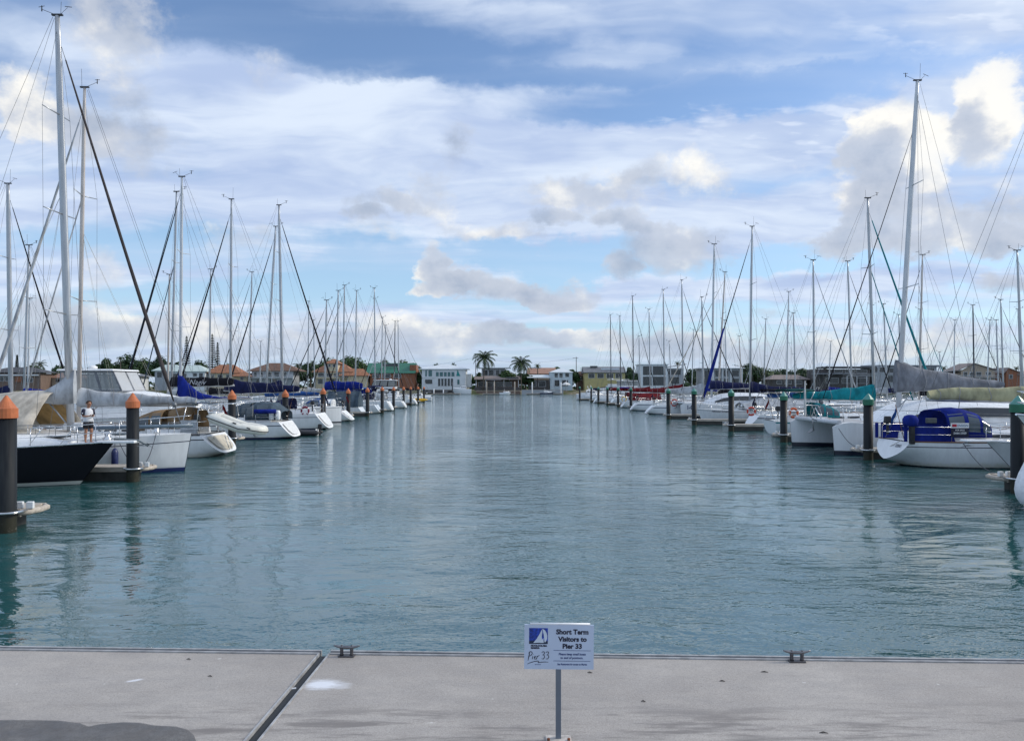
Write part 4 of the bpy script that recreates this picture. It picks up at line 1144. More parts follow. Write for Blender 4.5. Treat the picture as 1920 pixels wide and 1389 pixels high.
for i in range(15):                                 # tent over the boom, falling to both rails in soft folds
    f = i / 14; x = m1 - .58 - 5.6 * f
    zr = 3.12 - .22 * f + .05 * math.sin(f * 9); fold = .06 * math.sin(i * 1.9)
    rows.append([(x + .10, -1.72 - fold, 1.70), (x + .06, -1.45 - fold * .8, 2.05), (x + .03, -.95 - fold * .4, 2.55), (x, -.40, 2.98), (x, 0, zr), (x, .40, 2.98), (x + .03, .95, 2.55), (x + .06, 1.45, 2.05), (x + .1, 1.72, 1.70)])
e.grid(rows); o = e.build('boom_tent', BEIGE, S1); sd = o.modifiers.new('c', 'SOLIDIFY'); sd.thickness = .012
e = MB(); e.grid([[(m1 - .62, .1, 2.85), (m1 - .62, 1.6, 1.75)], [(m1 - 2.2, .2, 2.8), (m1 - 2.2, 1.62, 1.72)]]); e.build('tan_side_curtain', BEIGED, S1)
for q in (.35, .8):
    e = MB(); e.tube([(m1 - .6 - q, -1.55, 2.0), (m1 - .25, -1.5, 1.6)], .010, 4); e.build('tent_tie', ROPE, S1)
e = MB(); e.tube([(m1 + 1.0, -1.35, 1.72), (m1 + 5.0, -.55, 1.80)], .07, 8); e.build('spinnaker_pole', mat('pole_blue_grey', (.10, .15, .20), .4), S1)
hx = 10.5; e = MB(); e.box((hx, -H1.side(hx, 1.05) - .005, 1.05), (.9, .02, .045)); e.build('hull_slot', BLACK, S1)

# white sailboat with the open scooped stern, grey cover, brown canvas and davits
xm2 = PX(147, 37)
S2, H2, m2 = sailboat('sailboat', 'white sailboat with open scooped stern, grey sail cover and brown cockpit canvas', PX(438, 37), 37, PI, L=12.4, B=3.8, Fb=1.35, Fs=1.02, mast_at=xm2, ztop=PZ(165, 37), rake=.3, hullm=hull_mat('white_black_line', stripe=(.015, .017, .03), s0=.17, s1=.215, anti=(.012, .014, .02), zb=.02, zs=.02, grime=.55),
      ts=1.0, oh=1.0, tw=.82, zst=.16, cover='greyl', ch=(.80, .30), boom=5.75, bz=2.35, mast=MASTT, genoa='greyl', nspr=2, dodger='brown', lazy=True, lod=3, cab=.40, panel=mat('beige_gelcoat', (.55, .50, .40), .5, 0, .15, 4), radar=False, gr=.10, inner=True, curve=1.5, full=2.0, railm=mat('toe_rail_dark', (.02, .022, .03), .5))
hood(S2, (1.6, 2.2, 2.7), (1.0, 1.12, 1.05), 1.1, 1.2, BROWN, 'cockpit_canvas')
for sg in (1, -1):                                   # davit arch of bent tube
    e = MB(); e.tube([(1.25, sg * 1.35, 1.0), (1.15, sg * 1.35, 2.2), (.95, sg * 1.32, 2.42), (-.9, sg * 1.1, 2.52)], .026, 6); e.build('davit_arm', STEEL, S2)
    e = MB(); e.tube([(2.0, sg * 1.35, 1.05), (1.7, sg * 1.35, 2.35)], .020, 6); e.build('davit_strut', STEEL, S2)
    e = MB(); e.tube([(-.55, sg * 1.12, 2.5), (-.6, sg * .95, 1.75)], .008, 4); e.build('davit_fall', ROPE, S2)
for x, z in ((1.15, 2.2), (-.4, 2.48)):
    e = MB(); e.tube([(x, -1.33, z), (x, 1.33, z)], .020, 6); e.build('davit_bar', STEEL, S2)
e = MB(); e.box((1.25, 0, 2.50), (1.1, 2.3, .04)); e.build('solar_panel', GLASSB, S2)
e = MB(); e.tube([(.42, -.35, .92), (.2, -.35, .25)], .022, 5); e.tube([(.42, .0, .92), (.2, .0, .25)], .022, 5); e.build('boarding_ladder', STEEL, S2)
e = MB(); e.box((1.55, 1.45, 1.42), (.75, .03, .62)); e.build('rail_cloth', GREYL, S2)
hull_text(S2, H2, 'HALLAIR', 2.05, H2.deck(2.05) - .235, .17, 1, mat('name_slate', (.06, .09, .11), .4), bold=.004, squash=1.1)

def dinghy(label, loc, rz, pitch, L=2.5, B=1.45, r=.21, tube=None, bottom=None, roll=0.0, motor=True):
    o = thing('inflatable_dinghy', label, 'dinghy', loc, rz); o.rotation_euler = (roll, pitch, rz)
    tube = tube or mat('dinghy_white', (.70, .69, .62), .45, 0, .08, 4)
    hw = B / 2 - r; pts = [(0, hw, .02), (L * .3, hw, 0), (L * .55, hw, .01)]
    for i in range(9):
        a = PI / 2 - PI * i / 8; pts.append((L * .60 + (L * .40 - r) * math.cos(a), hw * math.sin(a), .06 + .16 * math.cos(a)))
    pts += [(L * .55, -hw, .01), (L * .3, -hw, 0), (0, -hw, .02)]
    k = len(pts); rs = [r * (.55 if i in (0, k - 1) else 1) for i in range(k)]
    pts = [(-.22, hw, .03)] + pts + [(-.22, -hw, .03)]; rs = [.03] + rs + [.03]; rs[1] = rs[-2] = r
    e = MB(); e.tube(pts, rs, 12); e.build('buoyancy_tube', tube, o)
    for s in (1, -1):
        e = MB(); q = [(-.2, s * (hw + r * .98), .0)] + [(L * f, s * (hw + r * 1.0), .0) for f in (.15, .4, .56)]
        q += [(L * .60 + (L * .40 - r + r * 1.0) * math.cos(a), s * (hw + r) * math.sin(a), .05 + .16 * math.cos(a)) for a in (PI / 2 * .8, PI / 2 * .6, PI / 2 * .4, PI / 2 * .2, 0)]
        e.tube(q, .022, 6); e.build('rub_strake', BLACK, o)
    e = MB(); rows = []
    for i in range(8):
        f = i / 7; x = L * .88 * f; w = hw * (1 if f < .6 else max(.06, 1 - ((f - .6) / .4) ** 2)); dz = -.26 + .26 * max(0, f - .5) ** 1.5 * 2.4
        rows.append([(x, w, -.08 + .1 * f), (x, w * .6, dz + .08), (x, 0, dz), (x, -w * .6, dz + .08), (x, -w, -.08 + .1 * f)])
    e.grid(rows); e.build('keel_hull', bottom or mat('dinghy_bottom', (.52, .50, .40), .5, 0, .2, 4), o)
    e = MB(); e.box((.06, 0, .05), (.05, hw * 1.9, .42)); e.build('transom_board', WHITE, o)
    e = MB(); e.box((L * .38, 0, .1), (.24, hw * 2, .04)); e.build('thwart', GREYL, o)
    for s in (1, -1):
        for x in (L * .45, L * .72):
            e = MB(); e.box((x, s * (hw + r * .66), r * .82), (.16, .07, .05)); e.build('grab_handle', BLACK, o)
    if motor:
        e = MB(); e.box((-.12, 0, .42), (.3, .26, .34), top=(.8, .8)); e.build('outboard_cowl', BLACK, o, bevel=.04)
        e = MB(); e.box((-.1, 0, -.1), (.12, .09, .75)); e.tube([(-.12, 0, -.5), (-.3, 0, -.5)], .05, 8); e.poly([(-.3, -.16, -.5), (-.32, 0, -.34), (-.3, .16, -.5), (-.32, 0, -.66)]); e.build('outboard_leg', BLACK, o)
    return o
q = W(404, 783, 36.2)
dinghy('white inflatable dinghy hanging tilted from davits over the scooped stern', q, 0, math.radians(20), 2.55, 1.5, .22, motor=False)

# flybridge yachts behind
motor_yacht('motor_yacht', 'white flybridge motor yacht with clear curtained top behind the grey sail cover', -17.2, 45, 0, 14, 4.4, 1.75, 1.35, None, True, 1.3, (.30, .92), 1.6, 2, flyx=(.405, .58), canvas=GREYC, flyz=-.48, slope=.5)
motor_yacht('motor_yacht', 'smaller white motor yacht with raked windscreen next to the clear curtained one', -28.0, 66, 0, 11.5, 3.8, 1.8, 1.4, None, True, 1.0, (.2, .7), 1.2, 1, True, canvas=BLACKC)

# sailboat with bright blue boot at its mast
S3, H3, m3 = sailboat('sailboat', 'white sailboat with bright blue cloth round the mast foot and slate cockpit tent', PX(557, 48.6), 49, PI, L=11.8, B=3.7, Fb=1.35, Fs=1.08, mast_at=PX(338, 49), ztop=PZ(332, 49), rake=.1, hullm=hull_mat('white_double_line', stripe=(.02, .03, .06), s0=.20, s1=.25, anti=(.012, .016, .06), zb=.14, zs=.14, grime=.5),
      ts=.85, oh=.8, tw=.8, panel=DECK, cover='blue', ch=(1.55, .02), boom=4.6, bz=2.45, mast=MASTW, genoa='black', nspr=2, dodger='slate', bimini=None, lod=3, cab=.42, gr=.07, curve=4.2, full=2.0, wheel=True, peak=0.1)
hood(S3, (.75, 1.5, 2.4, 3.0), (.55, 1.08, 1.12, .85), 1.25, 1.2, SLATE, 'cockpit_tent', win=GLASSB)
e = MB(); e.tube([(1.0, 1.5, 1.75), (2.3, 1.62, 1.75)], .13, 8); e.build('rolled_awning', BLUE, S3)
for x in (.95, 1.35):
    e = MB(); e.lathe([(.14, 0), (.16, .08), (.16, .48), (.11, .58)], (x, 1.25, 1.22), 12); e.build('deck_canister', WHITE, S3)
e = MB(); e.box((m3 - .75, 1.0, 1.98), (1.55, .03, .42)); bn = e.build('name_banner', SAILW, S3)
lettering('banner_text', 'LIFEC', INK, bn, .32, lambda a, b, tt: Vector((m3 - .75 - a, 1.018, 1.87 + b)), .006)

# boat with black lettered stack-pack
S3b, H3b, m3b = sailboat('sailboat', 'sailboat with black lettered boom bag behind the bright blue mast cloth', -17.2, 55.5, PI, L=11.5, B=3.1, Fb=1.3, Fs=1.05, mast_at=PX(320, 55.5), ztop=PZ(360, 55.5), rake=.42, ts=.6, oh=.9, cover='black', ch=(.62, .5), boom=4.6, bz=3.28, mast=ALU, genoa='slate', lod=2, cab=.4, curve=1.0, gr=.06, r=.09, inner=True)
lettering('cover_text', 'Nagiv', mat('bag_lettering', (.50, .50, .52), .6), S3b, .52, lambda a, b, tt: Vector((m3b - 2.0 - a, .235, 3.42 + b)), .0, shear=.35)

# sailboat with navy cover and horseshoe ring
S4, H4, m4 = sailboat('sailboat', 'white sailboat with long navy sail cover and rounded stern carrying a maroon ring', PX(620, 59), 59.5, PI, L=12.6, B=3.9, Fb=1.4, Fs=1.24, mast_at=PX(432, 59.5), ztop=PZ(374, 59.5), rake=.08, hullm=HD1, panel=DECK, ts=.95, oh=.7, tw=.80, zst=.1, cover='navy', ch=(1.0, .42), boom=5.4, bz=2.78, mast=ALU, genoa='black', nspr=2, dodger='navy', lazy=True, lod=3, cab=.42, gr=.085, curve=1.3, full=2.0, wheel=True)
life_ring((PX(573, 57.6), 57.45, PZ(770, 57.5)), 'maroon horseshoe life ring on the rail of the rounded stern', mat('ring_maroon', (.20, .02, .045), .7), 0, .27)
dinghy('black inflatable tender with outboard afloat behind the double-striped stern', (-13.0, 51.6, .18), PI, 0, 2.3, 1.3, .17, mat('dinghy_black', (.02, .022, .026), .5))

# plumb-bowed boat
S5, H5, m5 = sailboat('sailboat', 'white plumb-bowed sailboat with grey mast boot and dark headsail, bow to the channel', PX(640, 65), 65.2, 0, L=13.6, B=4.1, Fb=1.62, Fs=1.35, mast_at=PX(530, 65.2), ztop=PZ(385, 65.2), rake=.32, hullm=HD3, ts=.8, oh=.06, tw=.85, cover='navy', ch=(.9, .4), boom=5.0, bz=2.85, mast=ALU, genoa='black', nspr=3, lod=2, cab=.36, gr=.09, full=2.9, r=.12)
e = MB(); e.lathe([(.55, 1.9), (.34, 2.6), (.17, 3.35)], (m5, 0, 0), 10); e.build('mast_boot', GREYC, S5)
S6, H6, m6 = sailboat('sailboat', 'white sailboat with steep open stern and strongly raked mast beyond the plumb bow', PX(661, 72), 73, PI, L=12.8, B=3.7, Fb=1.3, Fs=1.0, mast_at=PX(497, 73), ztop=PZ(425, 73), rake=1.0, ts=1.15, oh=.9, cover='blue2', ch=(.8, .3), boom=5.2, mast=ALU, genoa='black', lod=2, dodger='blue2', gr=.08, panel=WHITE)
trunk(S6, H6, 2.0, 4.4, 1.0, .9, .62, WHITE, 'pilot_house', GLASS, 2, .4, lod=1)

# ------------------------------------------------------------------ far boats of that row
def far(label, mpx, tpy, Y, tip_px=None, X=None, bow_out=False, lean=0, **kw):
    xm = PX(mpx, Y); Xt = PX(tip_px, Y) if tip_px else X
    s = sgn(Xt); turn = (0 if s > 0 else PI) if not bow_out else (PI if s > 0 else 0)
    J = abs(xm - Xt); L = kw.pop('L', None) or (J + 4.9 if not bow_out else J + 7.4)
    a = dict(lod=1, cab=.4, ztop=PZ(tpy, Y), rake=.2 + lean, L=L, B=3.5, gr=.07)
    a.update(kw)
    return sailboat('sailboat', label, Xt, Y, turn, mast_at=xm, group=None, **a)
S7, H7, _ = far('small sailboat under dark slate tent with bright blue bunched sail', 609, 563, 88, 686, cover='blue', ch=(.9, .75), boom=4.4, bz=2.9, genoa='black', nspr=1, curve=.8)
e = MB(); rows = []
for i in range(7):
    x = .6 + 3.6 * i / 6; rows.append([(x, y, z + .03 * math.sin(i * 2.4 + y)) for y, z in ((-1.5, .95), (-1.4, 1.8), (-.3, 2.75), (.3, 2.75), (1.4, 1.8), (1.5, .95))])
e.grid(rows); e.face(range(6)); e.face(range(36, 42)); e.build('cockpit_tent', SLATE, S7)
far('sailboat with light blue bimini, eighth boat of the orange-capped row', 631, 545, 94, 716, cover='blue', ch=(.8, .5), boom=4.4, genoa='black', bimini='blue2')
far('sailboat with full white stern and dark blue cockpit tent beyond the eighth orange pile', 643, 535, 103, 738, cover='navy', ch=(.8, .4), boom=4.6, genoa='black', bimini='navy', Fs=1.3, panel=WHITE, B=3.9, dodger='navy')
far('sailboat with sloping white stern and white boom beside the ninth orange pile', 666, 545, 116, 763, cover='sail', ch=(.5, .35), boom=5.0, genoa='black', dodger='greyl', panel=WHITE)
far('sailboat bow-out with dark headsail furled towards the channel, near the tenth orange pile', 704, 540, 127, X=-17.2, bow_out=True, cover='navy', ch=(.9, .3), boom=4.8, genoa='black', nspr=3)
far('sailboat with thin leaning mast and sloped stern near the yellow kayak', 703, 560, 138, 783, cover='black', ch=(.7, .3), boom=4.5, genoa='slate', lean=-.3, panel=WHITE)
far('sailboat with pale cover seen between the two furthest close-set mast pairs', 715, 595, 150, X=-18.2, cover='greyl', ch=(.7, .3), boom=4.4, genoa='black')
far('sailboat with green stackpack before the green-roofed house', 721, 610, 158, X=-18.4, cover='green', ch=(.6, .4), boom=4.4, genoa='greyl')
far('sailboat with dark painted mast in front of the green-roofed house', 739, 602, 165, X=-18.5, cover='black', ch=(.7, .4), boom=4.4, genoa='black', mast=MASTD)
far('last sailboat of the orange-capped row with slim bright mast', 748, 602, 172, X=-18.0, bow_out=True, cover='navy', ch=(.6, .4), boom=4.4, genoa='greyl')
# second row beyond the walkway
def far2(label, mpx, tpy, Y, **kw):
    xm = PX(mpx, Y); s = sgn(xm); bo = kw.pop('bow_out', False)
    return far(label, mpx, tpy, Y, X=xm - s * (4.3 if bo else 6.8), bow_out=bo, **kw)
far2('sailboat with thick grey mast and black furled headsail at the picture edge behind the tent', 21, 345, 47, bow_out=True, cover='navy', ch=(.9, .4), boom=4.4, genoa='black', lod=2, r=.15, mast=ALU)
far2('sailboat with slim leaning mast behind the thick grey mast', 44, 460, 63, cover='blue', ch=(.8, .4), boom=4.2, genoa=None, lean=.25)
far2('white steel ketch with short pale mast and stern railings before the brown house', 52, 560, 82, cover=None, boom=3.6, genoa=None, mast=MASTW, hullm=HCREAM, nspr=1, cab=.8)
far2('sailboat with bare dark-topped mast seen between the blue mast cloth and the yacht tops', 314, 515, 78, cover='greyl', ch=(.6, .3), boom=4, genoa=None, mast=MASTT)
far2('sailboat in the second row with its mast beside the pointed pines', 392, 505, 88, cover='black', ch=(.8, .4), boom=4.4, genoa='black')
far2('sailboat in the second row whose mast stands before the grey balcony house', 466, 510, 101, cover='navy', ch=(1.0, .7), boom=4.6, genoa='black', lean=.25)
far2('sailboat in the second row whose mast stands before the small palms and dark tree', 577, 565, 136, cover='greyl', ch=(.7, .3), boom=4.2, genoa='greyl')
far2('sailboat in the second row with white-wrapped headsail before the orange villa', 590, 600, 146, bow_out=True, cover='beige', ch=(.7, .3), boom=4.2, genoa='sail')
far2('sailboat in the second row with slim mast at the edge of the tree mass', 487, 640, 150, cover='blue', ch=(.7, .3), boom=4.2, genoa=None)
mk = thing('sea_kayak', 'yellow kayak lying on the far finger pontoon', 'kayak', (PX(784, 150), 148.6, .62), .25)
e = MB(); pts = [(-2.1 + 4.2 * i / 10, 0, .10 * abs(-1 + i / 5) ** 2) for i in range(11)]; e.tube(pts, [.03, .16, .26, .31, .34, .35, .34, .31, .26, .16, .03], 10, r2=.7); e.build('kayak_hull', mat('kayak_yellow', (.62, .36, .01), .4), mk)
e = MB(); e.lathe([(.28, .22), (.30, .27), (.22, .29)], (0, 0, 0), 12); e.build('cockpit_rim', BLACK, mk)
motor_yacht('motorboat', 'small white motorboat at the far end of the orange-capped row', PX(810, 172), 172, PI, 7.5, 2.6, 1.1, .9, None, False, .6, (.3, .65), .8, 1, cat='motorboat')
# aft-cabin launches moored among the far berths
motor_yacht('motor_yacht', 'white flybridge cruiser under dark canvas before the green-roofed house', PX(765, 142), 144.6, PI, 11, 3.8, 1.6, 1.4, None, True, .9, (.2, .7), 1.3, 1, canvas=BLACKC)

# ------------------------------------------------------------------ near boats, green-pile side
# cut-off bow at the picture edge
MR, HR = motor_yacht('motor_yacht', 'high flared bow of a pale motor yacht cut off beside the thickest green-capped pile', PX(1906, 21.3), 21.3, PI, 15, 4.6, 2.5, 1.6, hull_mat('shaded_pale', base=(.60, .62, .60)), True, 1.9, (.14, .62), 1.4, 2, False)
fe = thing('fender', 'large white teardrop fender hanging below the cut-off pale bow', 'fender', (PX(1926, 20.6), 20.6, .42))
e = MB(); e.lathe([(.03, -.42), (.16, -.36), (.26, -.2), (.30, 0), (.28, .2), (.20, .45), (.10, .68), (.05, .8)], (0, 0, .1), 16); e.build('bladder', mat('fender_white', (.75, .76, .78), .35), fe)
e = MB(); e.tube([(0, 0, .85), (.08, 0, 2.0)], .012, 5); e.build('lanyard', ROPED, fe)
# motor cruiser bow with rail
MS, HS = motor_yacht('motor_cruiser', 'white motor cruiser showing its railed bow between the blue-clothed sailboat and pile', PX(1849, 28.2), 28.2, PI, 12, 3.9, 1.28, 1.05, hull_mat('shaded_white', base=(.58, .60, .61)), True, 1.2, (.14, .55), 1.2, 2, False, cat='motor cruiser', flare=1.2)  # white hull with its shade put into a greyer base colour
e = MB(); e.box((12.1, 0, 1.31), (1.5, .5, .08), top=(.98, .92)); e.build('bow_platform', WHITE, MS, bevel=.03)
e = MB(); e.tube([(11.6, .1, 1.36), (12.4, .05, 1.34), (12.85, 0, 1.2)], .03, 6); e.poly([(12.6, -.2, 1.14), (12.98, 0, 1.06), (12.6, .2, 1.14)]); e.build('anchor', mat('anchor_galvanised', (.22, .23, .24), .5, .6), MS)
e = MB(); e.lathe([(.25, 0), (.26, .22), (.18, .3)], (10.6, -.3, 1.36), 12); e.build('rope_bin', CREAM, MS)

# sailboat with royal blue cockpit cloths
XR1 = PX(1651, 32.3)
R1, HR1, mr1 = sailboat('sailing_yacht', 'white sailing yacht with royal blue cockpit cloths, wood rail and for-sale board', XR1, 32.3, 0, L=12.6, B=3.5, Fb=1.35, Fs=1.04, mast_at=23.0, ztop=16.6, rake=.25, hullm=hull_mat('white_fine_line', stripe=(.02, .02, .04), s0=.17, s1=.205, anti=(.01, .012, .025), zb=.05, zs=.05, grime=.6),
      railm=TEAK, ts=.55, oh=1.3, tw=.74, zst=.27, cover='khaki', ch=(.62, .42), boom=5.6, bz=2.62, mast=ALU, genoa='blue', nspr=2, dodger=None, lod=3, cab=.42, curve=1.0, full=2.0, up=.12, H=Hull(12.6, 3.5, 1.35, 1.04, tw=.74, ts=.55, oh=1.3, zst=.27, full=2.0, e_st=1.5, e_mid=.42))
hood(R1, (3.95, 3.55, 2.95, 2.15), (.62, 1.0, 1.18, 1.08), 1.18, 1.22, BLUE, win=GLASSB)
def rail_panel(name, pts, m_, parent, sg=-1, off=.0):
    e = MB(); f = [(x, sg * (HR1.half(x) - .06 + off), z) for x, z in pts]; e.poly(f); o = e.build(name, m_, parent)
    sd = o.modifiers.new('c', 'SOLIDIFY'); sd.thickness = .02; return o
for sg in (-1, 1):
    rail_panel('weather_cloth', [(.62, 1.06), (2.32, 1.06), (2.08, 1.72), (.62, 1.74)], BLUE, R1, sg)
    rail_panel('weather_cloth', [(.36, 1.06), (.50, 1.06), (.50, 1.72), (.36, 1.72)], BLUE, R1, sg)
e = MB(); e.lathe([(.20, -.02), (.28, .06), (.30, .26), (.22, .40), (.08, .45)], (.62, -1.22, 1.70), 12); om = e.build('outboard_cover', BLUE, R1)
e = MB(); e.box((.62, -1.34, 1.35), (.18, .14, .75)); e.build('outboard_leg', BLACK, om)
e = MB(); e.box((1.35, -1.42, 1.92), (.42, .10, .20)); e.build('grill_box', mat('grill_steel', (.10, .11, .11), .4, .5), R1, bevel=.02)
sb = thing('sale_board', 'for-sale board with white header and phone number on the yacht with blue cloths', 'sale board', (XR1 + 1.98, 30.55, 1.28))
e = MB(); e.box((.33, 0, .18), (.70, .02, .36)); e.build('lower_board', mat('board_navy', (.008, .010, .03), .4), sb)
e = MB(); e.box((.33, 0, .46), (.72, .022, .20)); e.build('header_board', WHITE, sb)
e = MB(); e.box((.11, -.014, .46), (.18, .006, .11)); e.build('red_flag', mat('board_red', (.42, .01, .03), .5), sb)
for s_, x_, z_, h_, m_ in (('ENSIGN', .44, .415, .125, mat('board_blue', (.02, .10, .22), .5)), ('FOR SALE', .33, .25, .085, WHITE), ('5444 5959', .33, .115, .12, WHITE)):
    lettering('board_text', s_, m_, sb, h_, lambda a, b, tt, x_=x_, z_=z_: Vector((x_ + a, -.0135, z_ + b)), .002)
e = MB(); e.box((4.1, -HR1.side(4.1, .83) - .004, .83), (.32, .02, .12)); e.build('hull_portlight', GLASS, R1, bevel=.01)
lettering('boat_name', 'ZIZAO', INK, R1, .15, lambda a, b, tt: Vector((.55 * (.80 + b) / 1.04 - .02, -.62 - a, .80 + b)), .003)

# large catamaran, bows to the channel
C1, mc1 = catamaran('catamaran', 'large white catamaran with grey sail cover and black furled headsail, bows to the channel', 15.4, 39.8, PI, mast_at=PX(1684, 39.8), ztop=PZ(152, 39.8), rake=1.0, hullm=HCAT, lod=2)
e = MB(); e.lathe([(.02, 2.2), (.05, 1.6), (.075, .4), (.03, 0)], (10.9, -2.2, 1.4), 8); e.build('rolled_awning', SAILW, C1)

# sailboat with teal cover
R3, HR3, mr3 = sailboat('sailboat', 'white sailboat with long teal sail cover, teal hood and thick teal-edged headsail', PX(1447, 50), 50.6, 0, L=11.6, B=3.6, Fb=1.4, Fs=1.05, mast_at=PX(1640, 50.6), ztop=PZ(372, 50.6), rake=.46, hullm=hull_mat('white_teal_line', stripe=(.02, .20, .22), s0=.05, s1=.14, anti=(.01, .012, .02), zb=.05, zs=.05),
      ts=-.25, oh=1.0, tw=.70, zst=.15, cover='teal', ch=(1.0, .36), boom=5.45, bz=2.40, mast=ALU, genoa='teal', nspr=2, dodger='teal', bimini='green', lazy=True, lod=3, cab=.42, gr=.10, curve=1.6, inner=True)
life_ring((PX(1487, 49), 48.9, PZ(774, 49)), 'orange life ring on the pushpit of the teal-covered sailboat', mat('ring_orange', (.55, .09, .02), .6), .2, .28)
# small sailboat with black bimini
R3b, HR3b, _ = sailboat('sailboat', 'small white sailboat with folded black bimini and slatted stern rails', PX(1403, 62), 62.6, 0, L=9.8, B=3.0, Fb=1.2, Fs=1.0, mast_at=PX(1527, 62.6), ztop=PZ(488, 62.6), rake=.1, hullm=HD2, ts=.75, oh=.8, cover='blue2', ch=(.55, .3), boom=3.9, bz=2.3, genoa='greyl', nspr=1, bimini='black', lod=2, gr=.055, r=.085)
life_ring((PX(1408, 60.9), 60.8, PZ(771, 60.9)), 'orange-red life ring on the stern rail of the small black-bimini sailboat', mat('ring_red', (.50, .05, .025), .6), 0, .30)
# tarpaulin-covered sailboat
R4, HR4, mr4 = sailboat('sailboat', 'white sailboat under pale grey deck tarpaulin with navy boom cover and blue-wrapped headsail', PX(1308, 68.8), 69, PI, L=12.6, B=3.8, Fb=1.28, Fs=1.1, mast_at=PX(1406, 69), ztop=PZ(425, 69), rake=.2, hullm=HD3, oh=.5, ts=.8, cover='navy', ch=(1.0, .35), boom=4.9, bz=2.75, mast=ALU, genoa='black', nspr=2, lod=2, gr=.07, lazy=True, curve=3.0)
e = MB(); rows = []
for i in range(12):
    f = i / 11; x = 2.2 + 6.6 * f; zr = 2.62 - max(0, f - .45) * 1.35 + .03 * math.sin(i * 1.7)
    w = min(HR4.half(x), 1.75)
    rows.append([(x, -w, 1.32), (x, -w * .8, 1.62 + .02 * math.sin(i * 2.2)), (x, -.3, zr - .06), (x, 0, zr), (x, .3, zr - .06), (x, w * .8, 1.62), (x, w, 1.32)])
e.grid(rows); e.face(range(7)); e.build('deck_tarpaulin', GREYL, R4)
f0 = Vector((12.2, 0, 1.5)); f1 = Vector((mr4 + .2, 0, 16.0))
e = MB(); e.tube([f0 + (f1 - f0) * f for f in (.05, .12, .25, .38, .48)], [.05, .15, .15, .12, .08], 7); e.build('headsail_wrap', BLUE, R4)
hull_text(R4, HR4, 'AMASSA ROMANCE', 10.6, HR4.deck(10.6) - .20, .17, 1, INK, bold=.004, squash=1.15)
C2, mc2 = catamaran('catamaran', 'smaller white catamaran with lettered near hull between two green-capped piles', PX(1277, 79.5), 82.4, PI, L=11, sep=5.0, hb=1.7, mast_at=PX(1334, 82.4), ztop=PZ(458, 82.4), rake=.3, cover='navy', ch=(.9, .4), boom=4.8, bz=3.0, genoa='black', lod=1, hullm=HCAT, r=.12)
lettering('hull_number', 'I-02', mat('number_navy', (.012, .03, .09), .4), C2, .62, lambda a, b, tt: Vector((10.0 - a, 2.5 + .86, .92 + b)), .012)
life_ring((PX(1264, 84), 83.9, PZ(755, 84)), 'red life ring on the far hull of the smaller catamaran', mat('ring_red', (.50, .05, .025), .6), 0, .34)
far('sailboat with long pale grey boom cover and open sloped stern before the white-framed house', 1319, 557, 91, 1208, cover='greyl', ch=(1.2, .5), boom=4.6, genoa='black', hullm=HD2, lod=2, panel=WHITE, dodger=None, curve=1.6, ts=1.1)
far('sailboat with red sail cover and open stern, next to the dark catamaran pile', 1281, 525, 104, 1180, cover='red', ch=(1.2, .3), boom=4.6, genoa='black', hullm=HD2, lod=2, panel=WHITE, curve=1.2, ts=1.0)
R8, HR8, _ = far('sailboat with red awning and a yellow horseshoe ring at its stern', 1246, 543, 118, 1163, cover='red', ch=(.7, .4), boom=5.0, genoa='black', dodger='red', lod=1)
e = MB(); rows = [[(x, y, z) for y, z in ((-1.6, 1.15), (-1.3, 1.9), (0, 2.25), (1.3, 1.9), (1.6, 1.15))] for x in (1.5, 3, 4.5, 6)]; e.grid(rows); e.build('red_awning', REDC, R8)
life_ring((PX(1171, 115), 115.5, PZ(748, 116)), 'yellow horseshoe life ring on the stern beside the red awning', mat('ring_yellow', (.60, .36, .02), .6), 0, .34)
far('sailboat with blue cockpit tent and full stern, beyond the yellow horseshoe ring', 1219, 580, 138, 1143, cover='red', ch=(.8, .4), boom=5.0, genoa='black', bimini='blue', dodger='red')
far('sailboat with tall dark mast, fourth from the far end of the green-capped row', 1188, 555, 150, 1112, cover='red', ch=(.8, .5), boom=5.4, genoa='black', mast=MASTD, bimini='navy')
far('sailboat with white cover, third from the far end of the green-capped row', 1164, 592, 166, X=16.8, cover='sail', ch=(.6, .4), boom=4.6, genoa='black', mast=MASTD)
far('farthest sailboat of the green-capped row with lone outer mast', 1146, 590, 182, X=16.6, cover='navy', ch=(.6, .4), boom=4.4, genoa='black', mast=MASTD)
far('sailboat with brown raked mast behind the smaller catamaran', 1346, 510, 97, X=18.5, bow_out=True, cover='black', ch=(.9, .5), boom=4.6, genoa='beige', mast=MASTT, lean=.7)
